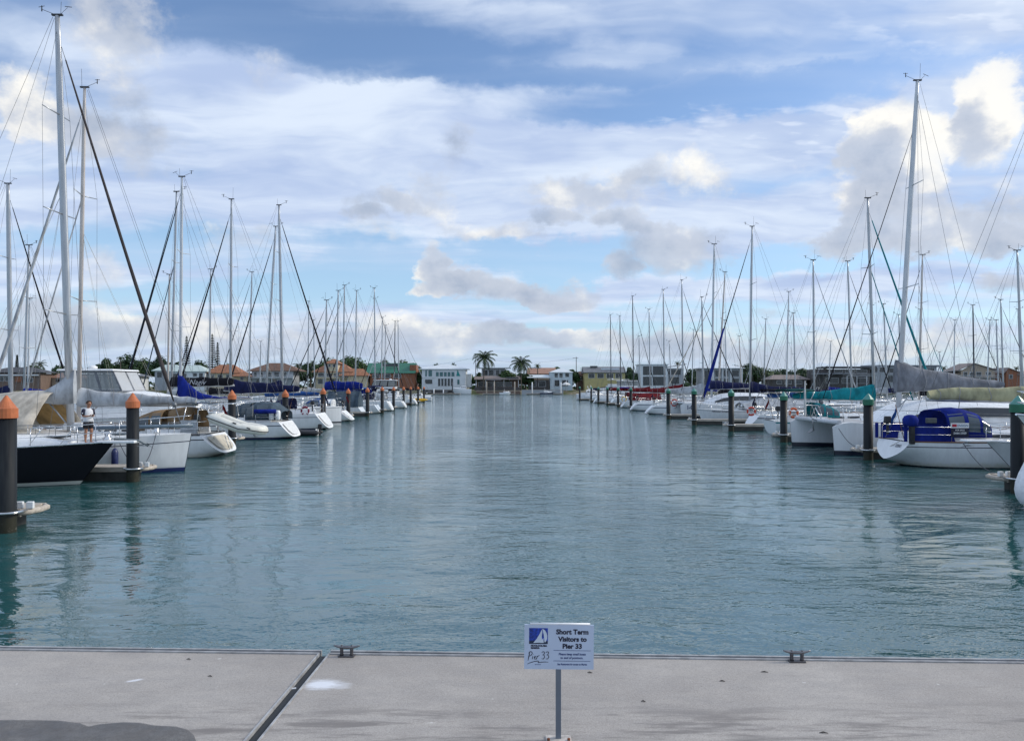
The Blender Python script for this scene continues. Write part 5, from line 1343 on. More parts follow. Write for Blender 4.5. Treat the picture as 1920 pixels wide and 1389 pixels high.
# second row beyond the walkway
for a in ((1598, 490, 82, 'sailboat with slim mast between the teal cover and the catamaran mast', 0, 'navy', 'black', ALU), (1723, 478, 75, 'sailboat with tan mast right behind the big grey cover', 1, 'black', 'black', MASTT),
          (1638, 572, 116, 'sailboat with short mast behind the raked teal-boat mast', 0, 'blue', None, ALU), (1664, 570, 98, 'sailboat with short grey mast just before the catamaran mast', 0, 'greyl', None, ALU),
          (1728, 580, 112, 'sailboat with low pale mast behind the tan one', 0, 'greyl', 'teal', ALU), (1788, 600, 122, 'sailboat with low mast in front of the balcony house, nearer its flat wing', 1, 'beige', 'greyl', MASTW),
          (1827, 572, 100, 'sailboat with dark lower mast in front of the balcony house gable', 0, 'navy', 'black', MASTD), (1850, 600, 116, 'sailboat with thin mast over the khaki boom cover', 1, 'blue', 'greyl', ALU),
          (1873, 600, 98, 'sailboat with short double-spreader mast beside the brown gabled house', 0, 'greyl', None, ALU), (1882, 562, 88, 'sailboat with black headsail near the brown gabled house', 0, 'slate', 'black', ALU),
          (1916, 580, 99, 'sailboat with thin mast at the picture edge behind the green-capped pile', 0, 'navy', 'greyl', ALU), (1919, 470, 60, 'sailboat with tall mast at the picture edge', 0, 'greyl', None, ALU),
          (1474, 547, 106, 'sailboat with black forestay roll before the low brown house', 1, 'navy', 'black', MASTW), (1492, 587, 115, 'sailboat with short mast next to the low brown house', 0, 'blue', None, ALU),
          (1432, 598, 134, 'sailboat with short mast in front of the tree mass', 1, 'navy', 'greyl', ALU), (1391, 630, 140, 'sailboat with the lowest mast, before the white hip-roofed house', 0, 'beige', None, MASTT),
          (1363, 600, 129, 'sailboat with bright mast before the white hip-roofed house', 0, 'blue', 'black', MASTW), (1297, 618, 154, 'sailboat with short mast beside the white-framed house', 1, 'black', 'black', ALU),
          (1259, 640, 172, 'sailboat with low mast in front of the white-framed house', 0, 'navy', None, ALU), (1201, 630, 168, 'sailboat with low mast at the corner of the white-framed house', 0, 'greyl', None, ALU),
          (1690, 590, 104, 'sailboat with low mast half hidden behind the catamaran mast', 0, 'navy', None, ALU), (1553, 640, 150, 'sailboat with low mast before the dark terrace house', 1, 'blue', 'greyl', ALU), (1765, 660, 150, 'sailboat with tiny mast beyond the grey sail cover', 0, 'greyl', None, ALU)):
    mpx, tpy, Y, lb, bo, cv, gn, mm = a
    far2(lb, mpx, tpy, Y, bow_out=bool(bo), cover=cv, ch=(.8, .4), boom=4.4, genoa=gn, mast=mm, nspr=1 + (mpx % 2), lean=.15 * (mpx % 3), gr=.06)
motor_yacht('motor_yacht', 'white motor yacht with tall radar arch and open bridge before the solar-roofed house', PX(1122, 205), 206, 0, 15, 4.8, 2.2, 1.7, None, True, 1.4, (.15, .66), 1.6, 1, False)
motor_yacht('motor_yacht', 'white sport cruiser with low dark windows moored under the solar-roofed house', PX(1090, 218), 219, 0, 12, 4.0, 1.7, 1.4, None, False, 1.2, (.2, .62), 1.2, 1)
motor_yacht('motor_yacht', 'cream flybridge cruiser with pale canopy behind the red covers', PX(1138, 190), 189, 0, 13, 4.3, 1.9, 1.5, HCREAM, True, 1.2, (.16, .66), 1.4, 1)
motor_yacht('motorboat', 'white runabout on the far bank side before the low brown house', PX(1487, 196), 196, PI, 9.5, 2.9, 1.5, 1.2, None, False, .8, (.3, .66), .9, 1, cat='motorboat')
motor_yacht('motorboat', 'small sleek white motorboat under the dark terrace house', PX(1513, 170), 171, PI, 9.0, 2.8, 1.4, 1.1, None, False, .9, (.3, .66), .8, 1, cat='motorboat')
motor_yacht('motorboat', 'white launch lying at the last green-capped pile', PX(1076, 190), 183, 0, 8, 2.8, 1.6, 1.4, None, False, .7, (.3, .66), 1.0, 1, cat='motorboat')

# mooring lines
def line(p0, p1, sag, label, r=.014, m=ROPED):
    p0, p1 = Vector(p0), Vector(p1); pts = [p0 + (p1 - p0) * f + Vector((0, 0, -sag * math.sin(PI * f))) for f in [i / 10 for i in range(11)]]
    e = MB(); e.tube(pts, r, 5); tag(e.build('mooring_line', m), label, 'mooring line')
line((-13.6, 29.4, 1.5), (PX(262, 26.6), 26.9, .55), .18, 'dark mooring line from the white yacht bow to the second orange pile')
line((-13.3, 27.0, .5), (-14.9, 29.0, 1.4), .1, 'thin dark line hanging from the white yacht down to the finger pontoon')
line((16.6, 28.3, 1.2), (15.7, 24.3, .5), .35, 'dark mooring line drooping from the railed cruiser bow to the finger')
line((15.5, 36.5, 1.3), (PX(1628, 34.4) + .1, 35.3, .5), .25, 'dark mooring line from the catamaran near bow to its finger')
line((15.9, 31.4, 1.1), (15.9, 34.8, .5), .2, 'pale mooring line from the blue-clothed yacht stern to the finger', m=ROPE)
line((-14.0, 36.0, .9), (PX(435, 42), 41.8, .5), .2, 'pale mooring line from the scooped stern to the third orange pile', m=ROPE)
def fender(x, y, z, label, m_, L_=.62, r_=.12):
    o = thing('fender', label, 'fender', (x, y, z), 0, 'fenders hung over boat sides')
    e = MB(); e.lathe([(.03, -L_ / 2 - .05), (r_ * .7, -L_ / 2), (r_, -L_ / 2 + .1), (r_, L_ / 2 - .1), (r_ * .7, L_ / 2), (.03, L_ / 2 + .06)], n=12); e.build('bladder', m_, o)
    e = MB(); e.tube([(0, 0, L_ / 2 + .04), (0, .05, 1.25)], .009, 4); e.build('lanyard', ROPED, o)
FW, FB, FG = mat('fender_white', (.75, .76, .78), .35), mat('fender_navy', (.015, .025, .10), .4), mat('fender_grey', (.33, .34, .36), .45)
for lx_, nm in ((11.3, 'nearest its bow'), (9.4, 'next to the hull slot')):
    fender(S1.location.x + lx_, 30 - H1.side(lx_, .6) - .14, .62, 'dark blue fender on the large white yacht, ' + nm, FB)
fender(S2.location.x - 3.3, 37 - H2.side(3.3, .5) - .14, .52, 'white fender hanging near the scooped stern', FW)
fender(S3.location.x - 2.2, 49 - H3.side(2.2, .5) - .14, .55, 'grey fender hanging by the slate cockpit tent', FG)
fender(S4.location.x - 3.0, 59.5 - H4.side(3.0, .6) - .14, .65, 'white fender under the maroon horseshoe ring', FW)
fender(R1.location.x + 5.6, 32.3 - HR1.side(5.6, .5) - .14, .5, 'white fender on the yacht with royal blue cloths', FW)
fender(R4.location.x - 8.2, 69 - HR4.side(8.2, .5) - .14, .55, 'navy fender on the tarpaulin-covered sailboat', FB)
# ------------------------------------------------------------------ far shore
LZ = 1.55
YS = 316.0
m, t, p = new_mat('bank_ground'); pos = t.node('ShaderNodeNewGeometry').outputs['Position']
n_ = t.noise(pos, .25, 5, .6)
t.put(p.inputs['Base Color'], t.mix(t.smooth(n_, .4, .6), (.10, .115, .045), (.24, .20, .14))); p.inputs['Roughness'].default_value = .95
e = MB(); xs = [-3000, -600, -300] + [-220 + 20 * i for i in range(23)] + [300, 600, 3000]
def shore_y(x): return YS + 2.2 * math.sin(x * .045) + 1.3 * math.sin(x * .13)
e.grid([[(x, shore_y(x) - 2.2, -.6) for x in xs], [(x, shore_y(x), .5) for x in xs], [(x, shore_y(x) + 1.8, LZ) for x in xs], [(x, 3600, LZ) for x in xs]])
tag(e.build('ground', m), kind='structure')

FOL = {}
def leaf_mat(name, a, b):
    if name in FOL: return FOL[name]
    m, t, p = new_mat('leaf_' + name); g = t.node('ShaderNodeNewGeometry')
    r = g.outputs['Random Per Island']
    t.put(p.inputs['Base Color'], t.mix(r, a, b)); p.inputs['Roughness'].default_value = .6; p.inputs['Specular IOR Level'].default_value = .25
    FOL[name] = m; return m
BARK = mat('bark', (.13, .10, .075), .9, 0, .3, 8, .4, 30, stretch=(3, 3, .5))
GREENS = [leaf_mat('dark', (.012, .030, .012), (.035, .075, .022)), leaf_mat('mid', (.025, .060, .018), (.065, .115, .035)), leaf_mat('olive', (.045, .060, .018), (.10, .12, .045))]
def tree(label, px, Y, py_top, wpx, kind=0, seed=0, group='leafy trees behind the far houses'):
    r = random.Random(seed * 31 + px)
    X = PX(px, Y); zt = PZ(py_top - 2, Y); w = wpx * 1.22 * Y / FPX / 2
    o = thing('leafy_tree', label, 'tree', (X, Y, LZ), 0, group)
    H_ = zt - LZ; hb = H_ * .28
    e = MB(); e.tube([(0, 0, -.2), (.1, 0, hb), (r.uniform(-.4, .4), 0, H_ * .6)], [w * .06 + .12, w * .045 + .09, .05], 7)
    for i in range(5):
        a = r.uniform(0, 6.28); e.tube([(.1, 0, hb * r.uniform(.8, 1.3)), (w * .5 * math.cos(a), w * .4 * math.sin(a), H_ * r.uniform(.5, .75))], [.1, .03], 5)
    e.build('trunk', BARK, o)
    e = MB(); lumps = []
    nl = 11 + int(w * 1.6)
    for i in range(nl):
        a = r.uniform(0, 6.28); k = math.sqrt(r.random())
        x = w * .74 * k * math.cos(a); y = w * .6 * k * math.sin(a)
        zc = hb + (H_ - hb) * (.42 + .42 * r.random()) * (1 - .35 * k)
        lumps.append((x, y, zc, w * r.uniform(.28, .46)))
    lumps.append((0, 0, H_ - w * .35, w * .36))
    for x, y, z, q in lumps:
        for i in range(int(70 + 30 * q)):
            v = Vector((r.gauss(0, 1), r.gauss(0, 1), r.gauss(0, .8))).normalized() * q * r.uniform(.55, 1.08)
            c = Vector((x, y, z)) + v
            if c.z > H_ * 1.01: continue
            s_ = r.uniform(.38, .78); n = (v.normalized() + Vector((r.uniform(-.6, .6), r.uniform(-.6, .6), r.uniform(-.2, .8)))).normalized()
            u_ = n.orthogonal().normalized(); w_ = n.cross(u_); a = r.uniform(0, 6.28)
            u2 = u_ * math.cos(a) + w_ * math.sin(a); w2 = n.cross(u2)
            e.poly([c - u2 * s_, c - w2 * s_ * .5, c + u2 * s_, c + w2 * s_ * .5])
    e.build('crown', GREENS[kind], o)
def palm(label, px, Y, py_top, py_crown, spread_px, seed=1, nf=20, lean=0.0):
    r = random.Random(seed)
    X = PX(px, Y); zt = PZ(py_crown, Y) - LZ; R_ = spread_px * Y / FPX
    o = thing('coconut_palm', label, 'palm', (X, Y, LZ), 0, 'palms on the far bank')
    e = MB(); e.tube([(lean * (1 - f) ** 2, 0, zt * f) for f in (0, .15, .35, .6, .8, 1)], [.36, .27, .23, .21, .19, .16], 8); e.build('trunk', mat('palm_bark', (.10, .085, .07), .9, 0, .25, 3, .5, 14, stretch=(.5, .5, 4)), o)
    e = MB()
    for i in range(nf):
        a = i * 2.399 + r.uniform(-.2, .2); el = 1.35 - 1.75 * (i / nf) + r.uniform(-.12, .12); L_ = R_ * r.uniform(.9, 1.12) * (.9 if el > .9 else 1)
        d = Vector((math.cos(a), math.sin(a), 0)); side = Vector((-d.y, d.x, 0)); p0 = Vector((0, 0, zt)); pts = []
        n = 9; ang = el; q = p0.copy()
        for k in range(n + 1):
            pts.append(q.copy()); q = q + (d * math.cos(ang) + Vector((0, 0, 1)) * math.sin(ang)) * (L_ / n); ang -= .10 + .10 * k / n + (.06 if el < .4 else .03)
        for k in range(n):
            wl = L_ * .34 * math.sin(PI * (k + .8) / (n + 1.2)) ** .6
            for s in (1, -1):
                for g in (0, .5):
                    b0 = pts[k].lerp(pts[k + 1], g); b1 = pts[k].lerp(pts[k + 1], g + .5)
                    dr = (pts[k + 1] - pts[k]).normalized()
                    tip = b0 + side * s * wl * .62 + dr * wl * .55 + Vector((0, 0, -wl * .45)) * r.uniform(.6, 1.3)
                    e.poly([b0, b1, tip])
        e.tube(pts, [.07 - .006 * k for k in range(n + 1)], 4)
    e.build('crown', leaf_mat('palm', (.018, .040, .016), (.055, .085, .032)), o)
    if nf > 12:
        e = MB()
        for i in range(5): a = i * 1.3; e.lathe([(.05, -.35), (.2, -.2), (.22, 0), (.1, .2)], (.38 * math.cos(a), .38 * math.sin(a), zt - .25), 7)
        e.build('coconut_cluster', mat('coconut', (.12, .11, .04), .6), o)
def norfolk(label, px, Y, py_top, wpx, seed):
    r = random.Random(seed); X = PX(px, Y); H_ = PZ(py_top, Y) - LZ; R_ = wpx * Y / FPX / 2
    o = thing('norfolk_pine', label, 'pine', (X, Y, LZ), 0, 'pointed pines')
    e = MB(); e.tube([(0, 0, 0), (0, 0, H_ * .5), (0, 0, H_)], [.34, .2, .03], 7); e.build('trunk', BARK, o)
    e = MB(); z = H_ * .18
    while z < H_ * .97:
        f = (z - H_ * .18) / (H_ * .82); L_ = R_ * (1 - f) ** .85 + .25
        for i in range(9):
            a = 6.28 * i / 9 + r.random(); d = Vector((math.cos(a), math.sin(a), 0)); sd_ = Vector((-d.y, d.x, 0))
            for k in range(6):
                g0, g1 = k / 6, (k + 1) / 6; zz = lambda g: z - .28 * L_ * g + .40 * L_ * g * g
                p0 = d * L_ * g0 + Vector((0, 0, zz(g0))); p1 = d * L_ * g1 + Vector((0, 0, zz(g1))); w = .42 * (1.1 - .5 * g0)
                e.poly([p0 - sd_ * w, p1 - sd_ * w * .8, p1 + sd_ * w * .8, p0 + sd_ * w]); e.poly([p0 - Vector((0, 0, w * .6)), p1 - Vector((0, 0, w * .5)), p1 + Vector((0, 0, w * .6)), p0 + Vector((0, 0, w * .7))])
        z += max(.42, H_ * .048 * (1 - .5 * f))
    e.build('crown', leaf_mat('pine', (.010, .028, .014), (.030, .055, .025)), o)

# ------------------------------------------------------------------ houses
WALLS = dict(white=mat('wall_white', (.62, .65, .66), .7, 0, .06, .6), cream=mat('wall_cream', (.50, .43, .29), .75, 0, .1, .6), grey=mat('wall_grey', (.33, .35, .37), .7, 0, .1, .6), dark=mat('wall_dark', (.06, .055, .055), .6, 0, .2, .6),
             brick=mat('wall_brick', (.26, .105, .055), .85, 0, .22, 2.0), yellow=mat('wall_yellow', (.44, .38, .17), .75, 0, .08, .6), brown=mat('wall_brown', (.16, .11, .085), .8, 0, .15, .8), pale=mat('wall_pale_blue', (.50, .58, .62), .7, 0, .06, .6), tan=mat('wall_tan', (.36, .29, .22), .8, 0, .1, .6))
ROOFS = dict(orange=mat('roof_terracotta', (.29, .125, .065), .8, 0, .22, 1.4, .4, 6, stretch=(1, .3, 1)), white=mat('roof_white_metal', (.62, .66, .68), .45, .1, .05, .5), green=mat('roof_green_metal', (.035, .16, .105), .5, 0, .08, .5),
             brown=mat('roof_brown_tile', (.145, .085, .06), .85, 0, .2, 1.2), grey=mat('roof_grey', (.15, .16, .175), .7, 0, .15, .8), pink=mat('roof_faded_tile', (.33, .19, .14), .85, 0, .15, 1), dark=mat('roof_dark', (.05, .05, .055), .6, 0, .2, .8), palegreen=mat('roof_pale_green', (.45, .53, .50), .55, 0, .07, .6), taupe=mat('roof_taupe', (.22, .18, .165), .8, 0, .12, .9))
PANE = glassy('house_pane', (.012, .020, .026), .05); PANET = glassy('house_pane_teal', (.02, .11, .12), .06)
FRAMEW = mat('window_frame_white', (.62, .64, .65), .5)
class House:
    def __init__(s, label, Y, name='house', cat='house'):
        s.Y = Y; s.o = thing(name, label, cat, (0, Y, LZ))
    def X(s, px): return PX(px, s.Y)
    def Z(s, py): return PZ(py, s.Y) - LZ
    def wall(s, x0, x1, py, m, depth=9, dy=0, pyb=None):
        z1 = s.Z(py); z0 = s.Z(pyb) if pyb else -.2
        e = MB(); e.box(((s.X(x0) + s.X(x1)) / 2, dy + depth / 2, (z0 + z1) / 2), (s.X(x1) - s.X(x0), depth, z1 - z0)); e.build('wall', WALLS[m], s.o); return s
    def roof(s, x0, x1, pe, pr, m, kind='hip', depth=9, dy=0, oh=.7, inset=.3, ridge=None):
        X0, X1 = s.X(x0) - oh, s.X(x1) + oh; ze, zr = s.Z(pe) + .012, s.Z(pr); y0, y1 = dy - oh, dy + depth + oh; th = .22
        e = MB()
        if kind == 'flat': e.box(((X0 + X1) / 2, (y0 + y1) / 2, (ze + zr) / 2), (X1 - X0, y1 - y0, max(.2, zr - ze)))
        elif kind == 'skillion':
            e.grid([[(X0, y0, ze), (X0, y1, ze), (X1, y1, zr), (X1, y0, zr)], [(X0, y0, ze + th), (X0, y1, ze + th), (X1, y1, zr + th), (X1, y0, zr + th)]], sm=False, close=True); e.face((3, 2, 1, 0)); e.face((4, 5, 6, 7))
        elif kind == 'slope':            # single plane rising away from the water
            e.grid([[(X0, y0, ze), (X1, y0, ze), (X1, y1, zr), (X0, y1, zr)], [(X0, y0, ze + th), (X1, y0, ze + th), (X1, y1, zr + th), (X0, y1, zr + th)]], sm=False, close=True); e.face((3, 2, 1, 0)); e.face((4, 5, 6, 7))
        else:
            ym = (y0 + y1) / 2; a = (X1 - X0) * inset if kind == 'hip' else 0
            if kind == 'gable_front': 
                xm = s.X(ridge) if ridge else (X0 + X1) / 2
                b = [(X0, y0, ze), (xm, y0, zr), (X1, y0, ze), (X1, y1, ze), (xm, y1, zr), (X0, y1, ze)]
                lo = [(x, y, z - th) for x, y, z in b]
                e.v += b + lo
                for f in ((0, 1, 4, 5), (1, 2, 3, 4), (11, 10, 7, 6), (10, 9, 8, 7), (0, 6, 7, 1), (1, 7, 8, 2), (5, 4, 10, 11), (4, 3, 9, 10), (0, 5, 11, 6), (2, 8, 9, 3)): e.face(f)
            else:
                e.v += [(X0, y0, ze), (X1, y0, ze), (X1, y1, ze), (X0, y1, ze), (X0 + a, ym, zr), (X1 - a, ym, zr), (X0, y0, ze - th), (X1, y0, ze - th), (X1, y1, ze - th), (X0, y1, ze - th)]
                for f in ((0, 1, 5, 4), (1, 2, 5), (2, 3, 4, 5), (3, 0, 4), (0, 6, 7, 1), (1, 7, 8, 2), (2, 8, 9, 3), (3, 9, 6, 0), (9, 8, 7, 6)): e.face(f)
        e.build('roof', ROOFS[m], s.o); return s
    def gable(s, x0, x1, pe, pr, m, ridge=None, dy=0):
        X0, X1 = s.X(x0), s.X(x1); xm = s.X(ridge) if ridge else (X0 + X1) / 2
        e = MB(); a = [(X0, s.Z(pe)), (X1, s.Z(pe)), (xm, s.Z(pr) - .1)]
        e.v += [(x, dy + .02, z) for x, z in a] + [(x, dy + .35, z) for x, z in a]
        for f in ((0, 1, 2), (5, 4, 3), (0, 3, 4, 1), (1, 4, 5, 2), (2, 5, 3, 0)): e.face(f)
        e.build('gable_wall', WALLS[m], s.o); return s
    def win(s, rects, pane=None, fr=None, dy=0):
        for x0, x1, p0, p1 in rects:
            X0, X1, z1, z0 = s.X(x0), s.X(x1), s.Z(p0), s.Z(p1)
            e = MB(); e.box(((X0 + X1) / 2, dy - .03, (z0 + z1) / 2), (X1 - X0, .14, z1 - z0)); f = e.build('window', fr or FRAMEW, s.o)
            e = MB(); e.box(((X0 + X1) / 2, dy - .09, (z0 + z1) / 2), (X1 - X0 - .22, .10, z1 - z0 - .22)); e.build('pane', pane or PANE, f)
        return s
    def balcony(s, x0, x1, pf, h=1.0, dy=-1.8, m='white', posts=True, n=5):
        X0, X1, z = s.X(x0), s.X(x1), s.Z(pf)
        e = MB(); e.box(((X0 + X1) / 2, dy / 2, z), (X1 - X0, -dy - .02, .22)); b = e.build('balcony', WALLS[m], s.o)
        e = MB(); e.box(((X0 + X1) / 2, dy + .05, z + h), (X1 - X0, .07, .07)); 
        k = max(6, int((X1 - X0) / .45))
        for i in range(k + 1): e.box((X0 + .04 + (X1 - X0 - .08) * i / k, dy + .05, z + .11 + h / 2), (.05, .05, h - .24))
        e.build('railing', FRAMEW, b)
        if posts:
            for i in range(n):
                e = MB(); e.box((X0 + .1 + (X1 - X0 - .2) * i / (n - 1), dy + .15, (z - .11 - .2) / 2), (.22, .22, z - .11 + .2)); e.build('post', FRAMEW, b)
        return s
    def box(s, name, x0, x1, p0, p1, m, d0, d1):
        X0, X1, z1, z0 = s.X(x0), s.X(x1), s.Z(p0), s.Z(p1)
        e = MB(); e.box(((X0 + X1) / 2, (d0 + d1) / 2, (z0 + z1) / 2), (X1 - X0, d1 - d0, z1 - z0)); e.build(name, m, s.o); return s
YH = 322
House('dark brown house with pale flat eave behind the thick grey mast', 318).wall(-20, 76, 700, 'brown').roof(-26, 80, 698, 688, 'dark', 'hip').box('eave_board', -22, 74, 702, 704.5, FRAMEW, -1.2, -.05).win([(0, 8, 706, 715), (10, 17, 706, 715), (48, 62, 708, 717)]).box('red_panel', 30, 42, 703, 716, WALLS['brick'], -.4, -.1)
House('pale green-roofed white house behind the flybridge yachts', 318).wall(286, 330, 694, 'grey', 8, 2).wall(318, 384, 696, 'white').roof(284, 334, 694.5, 683, 'palegreen', 'hip', 8, 2).roof(316, 386, 696, 684, 'palegreen', 'hip').win([(362, 370, 699, 706), (373, 381, 699, 713), (322, 333, 700, 708), (340, 350, 700, 708)]).win([(290, 300, 697, 708), (303, 314, 697, 708)], dy=2)
House('cream house with broad orange tile roof behind the pointed pines', 320).wall(392, 462, 699, 'cream').roof(388, 448, 699, 683, 'orange', 'hip').roof(440, 468, 705, 697, 'orange', 'hip', 6, -2).win([(396, 402, 702, 711), (408, 418, 702, 713), (424, 432, 702, 712), (450, 457, 706, 713)])
House('grey two-storey house with brown hip roof and long white balcony', YH).wall(472, 550, 694, 'grey').roof(466, 560, 695, 680, 'brown', 'hip', inset=.36).win([(476, 482, 697, 706), (486, 494, 697, 707), (498, 510, 697, 707), (514, 524, 697, 707), (528, 538, 697, 706), (480, 492, 710, 718), (505, 520, 710, 718)]).balcony(472, 552, 708)
House('orange-roofed cream villa with a small central tower', YH).wall(592, 688, 696, 'cream', 11).roof(588, 660, 697, 681, 'orange', 'hip', 11).wall(614, 634, 680, 'cream', 6, -.6, 700).roof(612, 636, 681, 672.5, 'orange', 'hip', 6, -.6, .5, .42).wall(655, 690, 703, 'cream', 7, -2).roof(640, 694, 704, 691, 'orange', 'hip', 8, -2).win([(616, 621, 683, 688), (624, 630, 683, 688)], dy=-.6).win([(596, 608, 699, 707), (612, 622, 699, 707), (626, 636, 699, 707), (640, 652, 699, 707), (596, 612, 711, 720), (620, 636, 711, 720)]).balcony(592, 654, 709, .9, -1.6, 'cream')
House('brick house under a steep green metal roof with solar tubes', YH).wall(694, 778, 698, 'brick', 9).roof(690, 776, 699, 680, 'green', 'gable', 9).box('gable_end', 768, 780, 684, 722, WALLS['brick'], .5, 8.5).box('solar_collector', 716, 746, 681.5, 686.5, PANE, 1.6, 2.0).win([(698, 712, 701, 709), (718, 732, 701, 709), (738, 752, 701, 709), (700, 716, 712, 720), (724, 744, 712, 720)])
h = House('white modern waterfront house with large teal-tinted glass front and white hip roof', 318)
h.wall(791, 873, 692, 'white', 12).roof(789, 876, 691.5, 682, 'white', 'hip', 12, inset=.42)
h.win([(797, 801, 693.5, 706), (803, 810.5, 693.5, 706)], PANET).win([(796.5, 811, 711, 720)]).win([(817, 823, 697, 706), (824, 831, 697, 706), (832, 838, 697, 706), (839, 845, 697, 706), (846, 852.5, 697, 706)], PANET).win([(821, 826, 709, 724), (827, 832, 709, 724), (833, 838, 709, 724), (839, 844, 709, 724), (845, 850, 709, 724)]).win([(857, 862, 711, 721)], PANET)
e = MB(); e.v += [(h.X(855.5), -.10, h.Z(705)), (h.X(863), -.10, h.Z(705)), (h.X(858), -.10, h.Z(693)), (h.X(855.5), -.03, h.Z(705)), (h.X(863), -.03, h.Z(705)), (h.X(858), -.03, h.Z(693))]
for f in ((0, 1, 2), (0, 3, 4, 1), (1, 4, 5, 2), (2, 5, 3, 0)): e.face(f)
e.build('teal_sail_shade', mat('shade_teal', (.02, .22, .21), .7), h.o)
h.box('string_course', 791, 816, 707, 708.6, FRAMEW, -.25, -.02).box('side_wing', 872, 883, 701, 726, WALLS['white'], 3, 10)
House('low flat-roofed grey house between the two palms', 332).wall(903, 947, 691, 'grey', 9).roof(901, 955, 690.5, 689, 'white', 'flat', 9).win([(905, 915, 693, 704), (916, 926, 693, 704), (929, 937, 693, 704), (938, 945, 693, 704)])
h = House('waterfront pergola house with long grey verandah roof and dark solar panels', 321).wall(893, 974, 713, 'brown', 6, 3).roof(891, 974, 712, 705.5, 'taupe', 'slope', 6, -1.5, .4).box('solar_panel', 949, 972, 706.6, 711, PANE, -.5, -.2)
for x in (893, 911, 927, 945, 972): h.box('verandah_post', x - .5, x + .5, 712, 727, FRAMEW, -1.3, -1.0)
h.win([(896, 908, 715, 725), (912, 925, 715, 725), (929, 943, 715, 725), (947, 960, 715, 725)], dy=3).box('terrace_wall', 890, 976, 726, 733, WALLS['dark'], -2.2, -1.8)
House('long faded terracotta roof behind the squat palm', 342).wall(994, 1040, 700, 'tan', 9).roof(992, 1040, 700.5, 689, 'pink', 'gable', 9).box('parapet', 996, 1016, 688, 690, FRAMEW, 4, 5)
h = House('white two-storey house with flat pavilion roof and open balcony', 321)
h.wall(1032, 1074, 697, 'pale', 9, 2).roof(1033, 1073, 697.5, 690.5, 'white', 'hip', 9, 2, .6, .4).win([(1040, 1047, 699, 708), (1049, 1056, 699, 708), (1060, 1068, 699, 707), (1040, 1050, 712, 724), (1054, 1066, 712, 724)], dy=2).wall(992, 1030, 712, 'dark', 7, 3).roof(990, 1030, 708.5, 703, 'white', 'slope', 7, 1, .4).balcony(1036, 1062, 710, 1.0, -1.6, 'pale', True, 3)
h.win([(996, 1006, 714, 725), (1010, 1024, 714, 725)], dy=3)
u = thing('garden_umbrella', 'white garden umbrella in front of the white two-storey house', 'umbrella', (PX(1061, 319), 319, LZ)); e = MB(); e.lathe([(2.1, 2.3), (1.2, 3.0), (.05, 3.5)], n=8, sm=False, caps=False); e.build('canopy', SAILW, u); e = MB(); e.tube([(0, 0, 0), (0, 0, 3.5)], .04, 6); e.build('pole', STEEL, u)
House('small brown-roofed house behind the utility pole', 330).wall(1084, 1098, 704, 'brown', 7).roof(1082, 1100, 704, 696, 'brown', 'hip', 7).win([(1087, 1094, 706, 713)])
House('yellow house with wide grey roof carrying solar collectors', YH).wall(1096, 1172, 697, 'yellow', 10).roof(1097, 1171, 698, 687, 'grey', 'gable', 10).box('solar_collector', 1108, 1122, 685.5, 689, PANE, 3.4, 3.8).box('roof_deck', 1128, 1162, 690, 693.5, ROOFS['white'], 1.2, 1.6).win([(1103, 1115, 700, 709), (1120, 1132, 700, 709), (1137, 1150, 700, 709), (1154, 1166, 700, 709)])
h = House('white-framed modern house with dark two-storey glazing', 318).wall(1200, 1252, 684, 'white', 10).wall(1250, 1284, 690, 'grey', 9, 2).roof(1200, 1252, 684, 682.5, 'white', 'flat', 10, 0, .4).roof(1248, 1286, 690, 683, 'dark', 'skillion', 9, 1, .4)
h.win([(1205, 1222, 686, 703.5), (1223.5, 1248, 686, 703.5), (1205, 1222, 705.5, 723), (1223.5, 1248, 705.5, 723)]).win([(1255, 1279, 692, 703), (1256, 1276, 706, 720)], dy=2)
h = House('white hip-roofed house with columns and dark glazing', 318).wall(1316, 1392, 691, 'grey', 10).roof(1314, 1392, 690, 680, 'white', 'hip', 10, -.6, .8, .4).win([(1320, 1334, 694, 722), (1340, 1352, 694, 706), (1356, 1366, 694, 706), (1372, 1386, 694, 706), (1340, 1352, 709, 722), (1356, 1366, 709, 722), (1372, 1386, 709, 722)])
for x in (1316, 1336, 1354, 1369, 1390): h.box('column', x - .9, x + .9, 690.4, 727, FRAMEW, -1.2, -.8)
House('low brown house with taupe hip roof behind the navy boom cover', YH).wall(1448, 1512, 711, 'dark', 9).roof(1444, 1516, 711, 702.5, 'taupe', 'hip', 9, inset=.2).win([(1456, 1466, 713, 720), (1472, 1484, 713, 720), (1492, 1504, 713, 720)])
h = House('dark modern terrace house with stepped flat roofs', 315).wall(1532, 1640, 692, 'dark', 9, 2).roof(1552, 1642, 690, 687, 'dark', 'flat', 9, 1, .6).roof(1530, 1582, 702, 699.5, 'grey', 'flat', 5, -2, .5).wall(1636, 1668, 684, 'grey', 9, 2)
h.win([(1558, 1564, 692, 699), (1568, 1584, 692, 699), (1588, 1606, 692, 699), (1610, 1630, 692, 699), (1552, 1576, 708, 719), (1582, 1604, 708, 719), (1610, 1632, 708, 719)], dy=2).balcony(1584, 1640, 705, .9, -2, 'grey', True, 4)
h.win([(1640, 1650, 688, 698), (1653, 1664, 688, 698)], dy=2)
h = House('grey glazed apartment house behind the catamaran mast', 318).wall(1660, 1756, 688, 'grey', 10).roof(1656, 1760, 688, 684.5, 'grey', 'flat', 10)
h.win([(1664, 1676, 690, 700), (1680, 1694, 690, 700), (1700, 1714, 690, 700), (1720, 1734, 690, 700), (1738, 1752, 690, 700), (1664, 1690, 705, 717), (1700, 1730, 705, 717), (1736, 1752, 705, 717)]).balcony(1660, 1756, 703, .9, -1.5, 'grey')
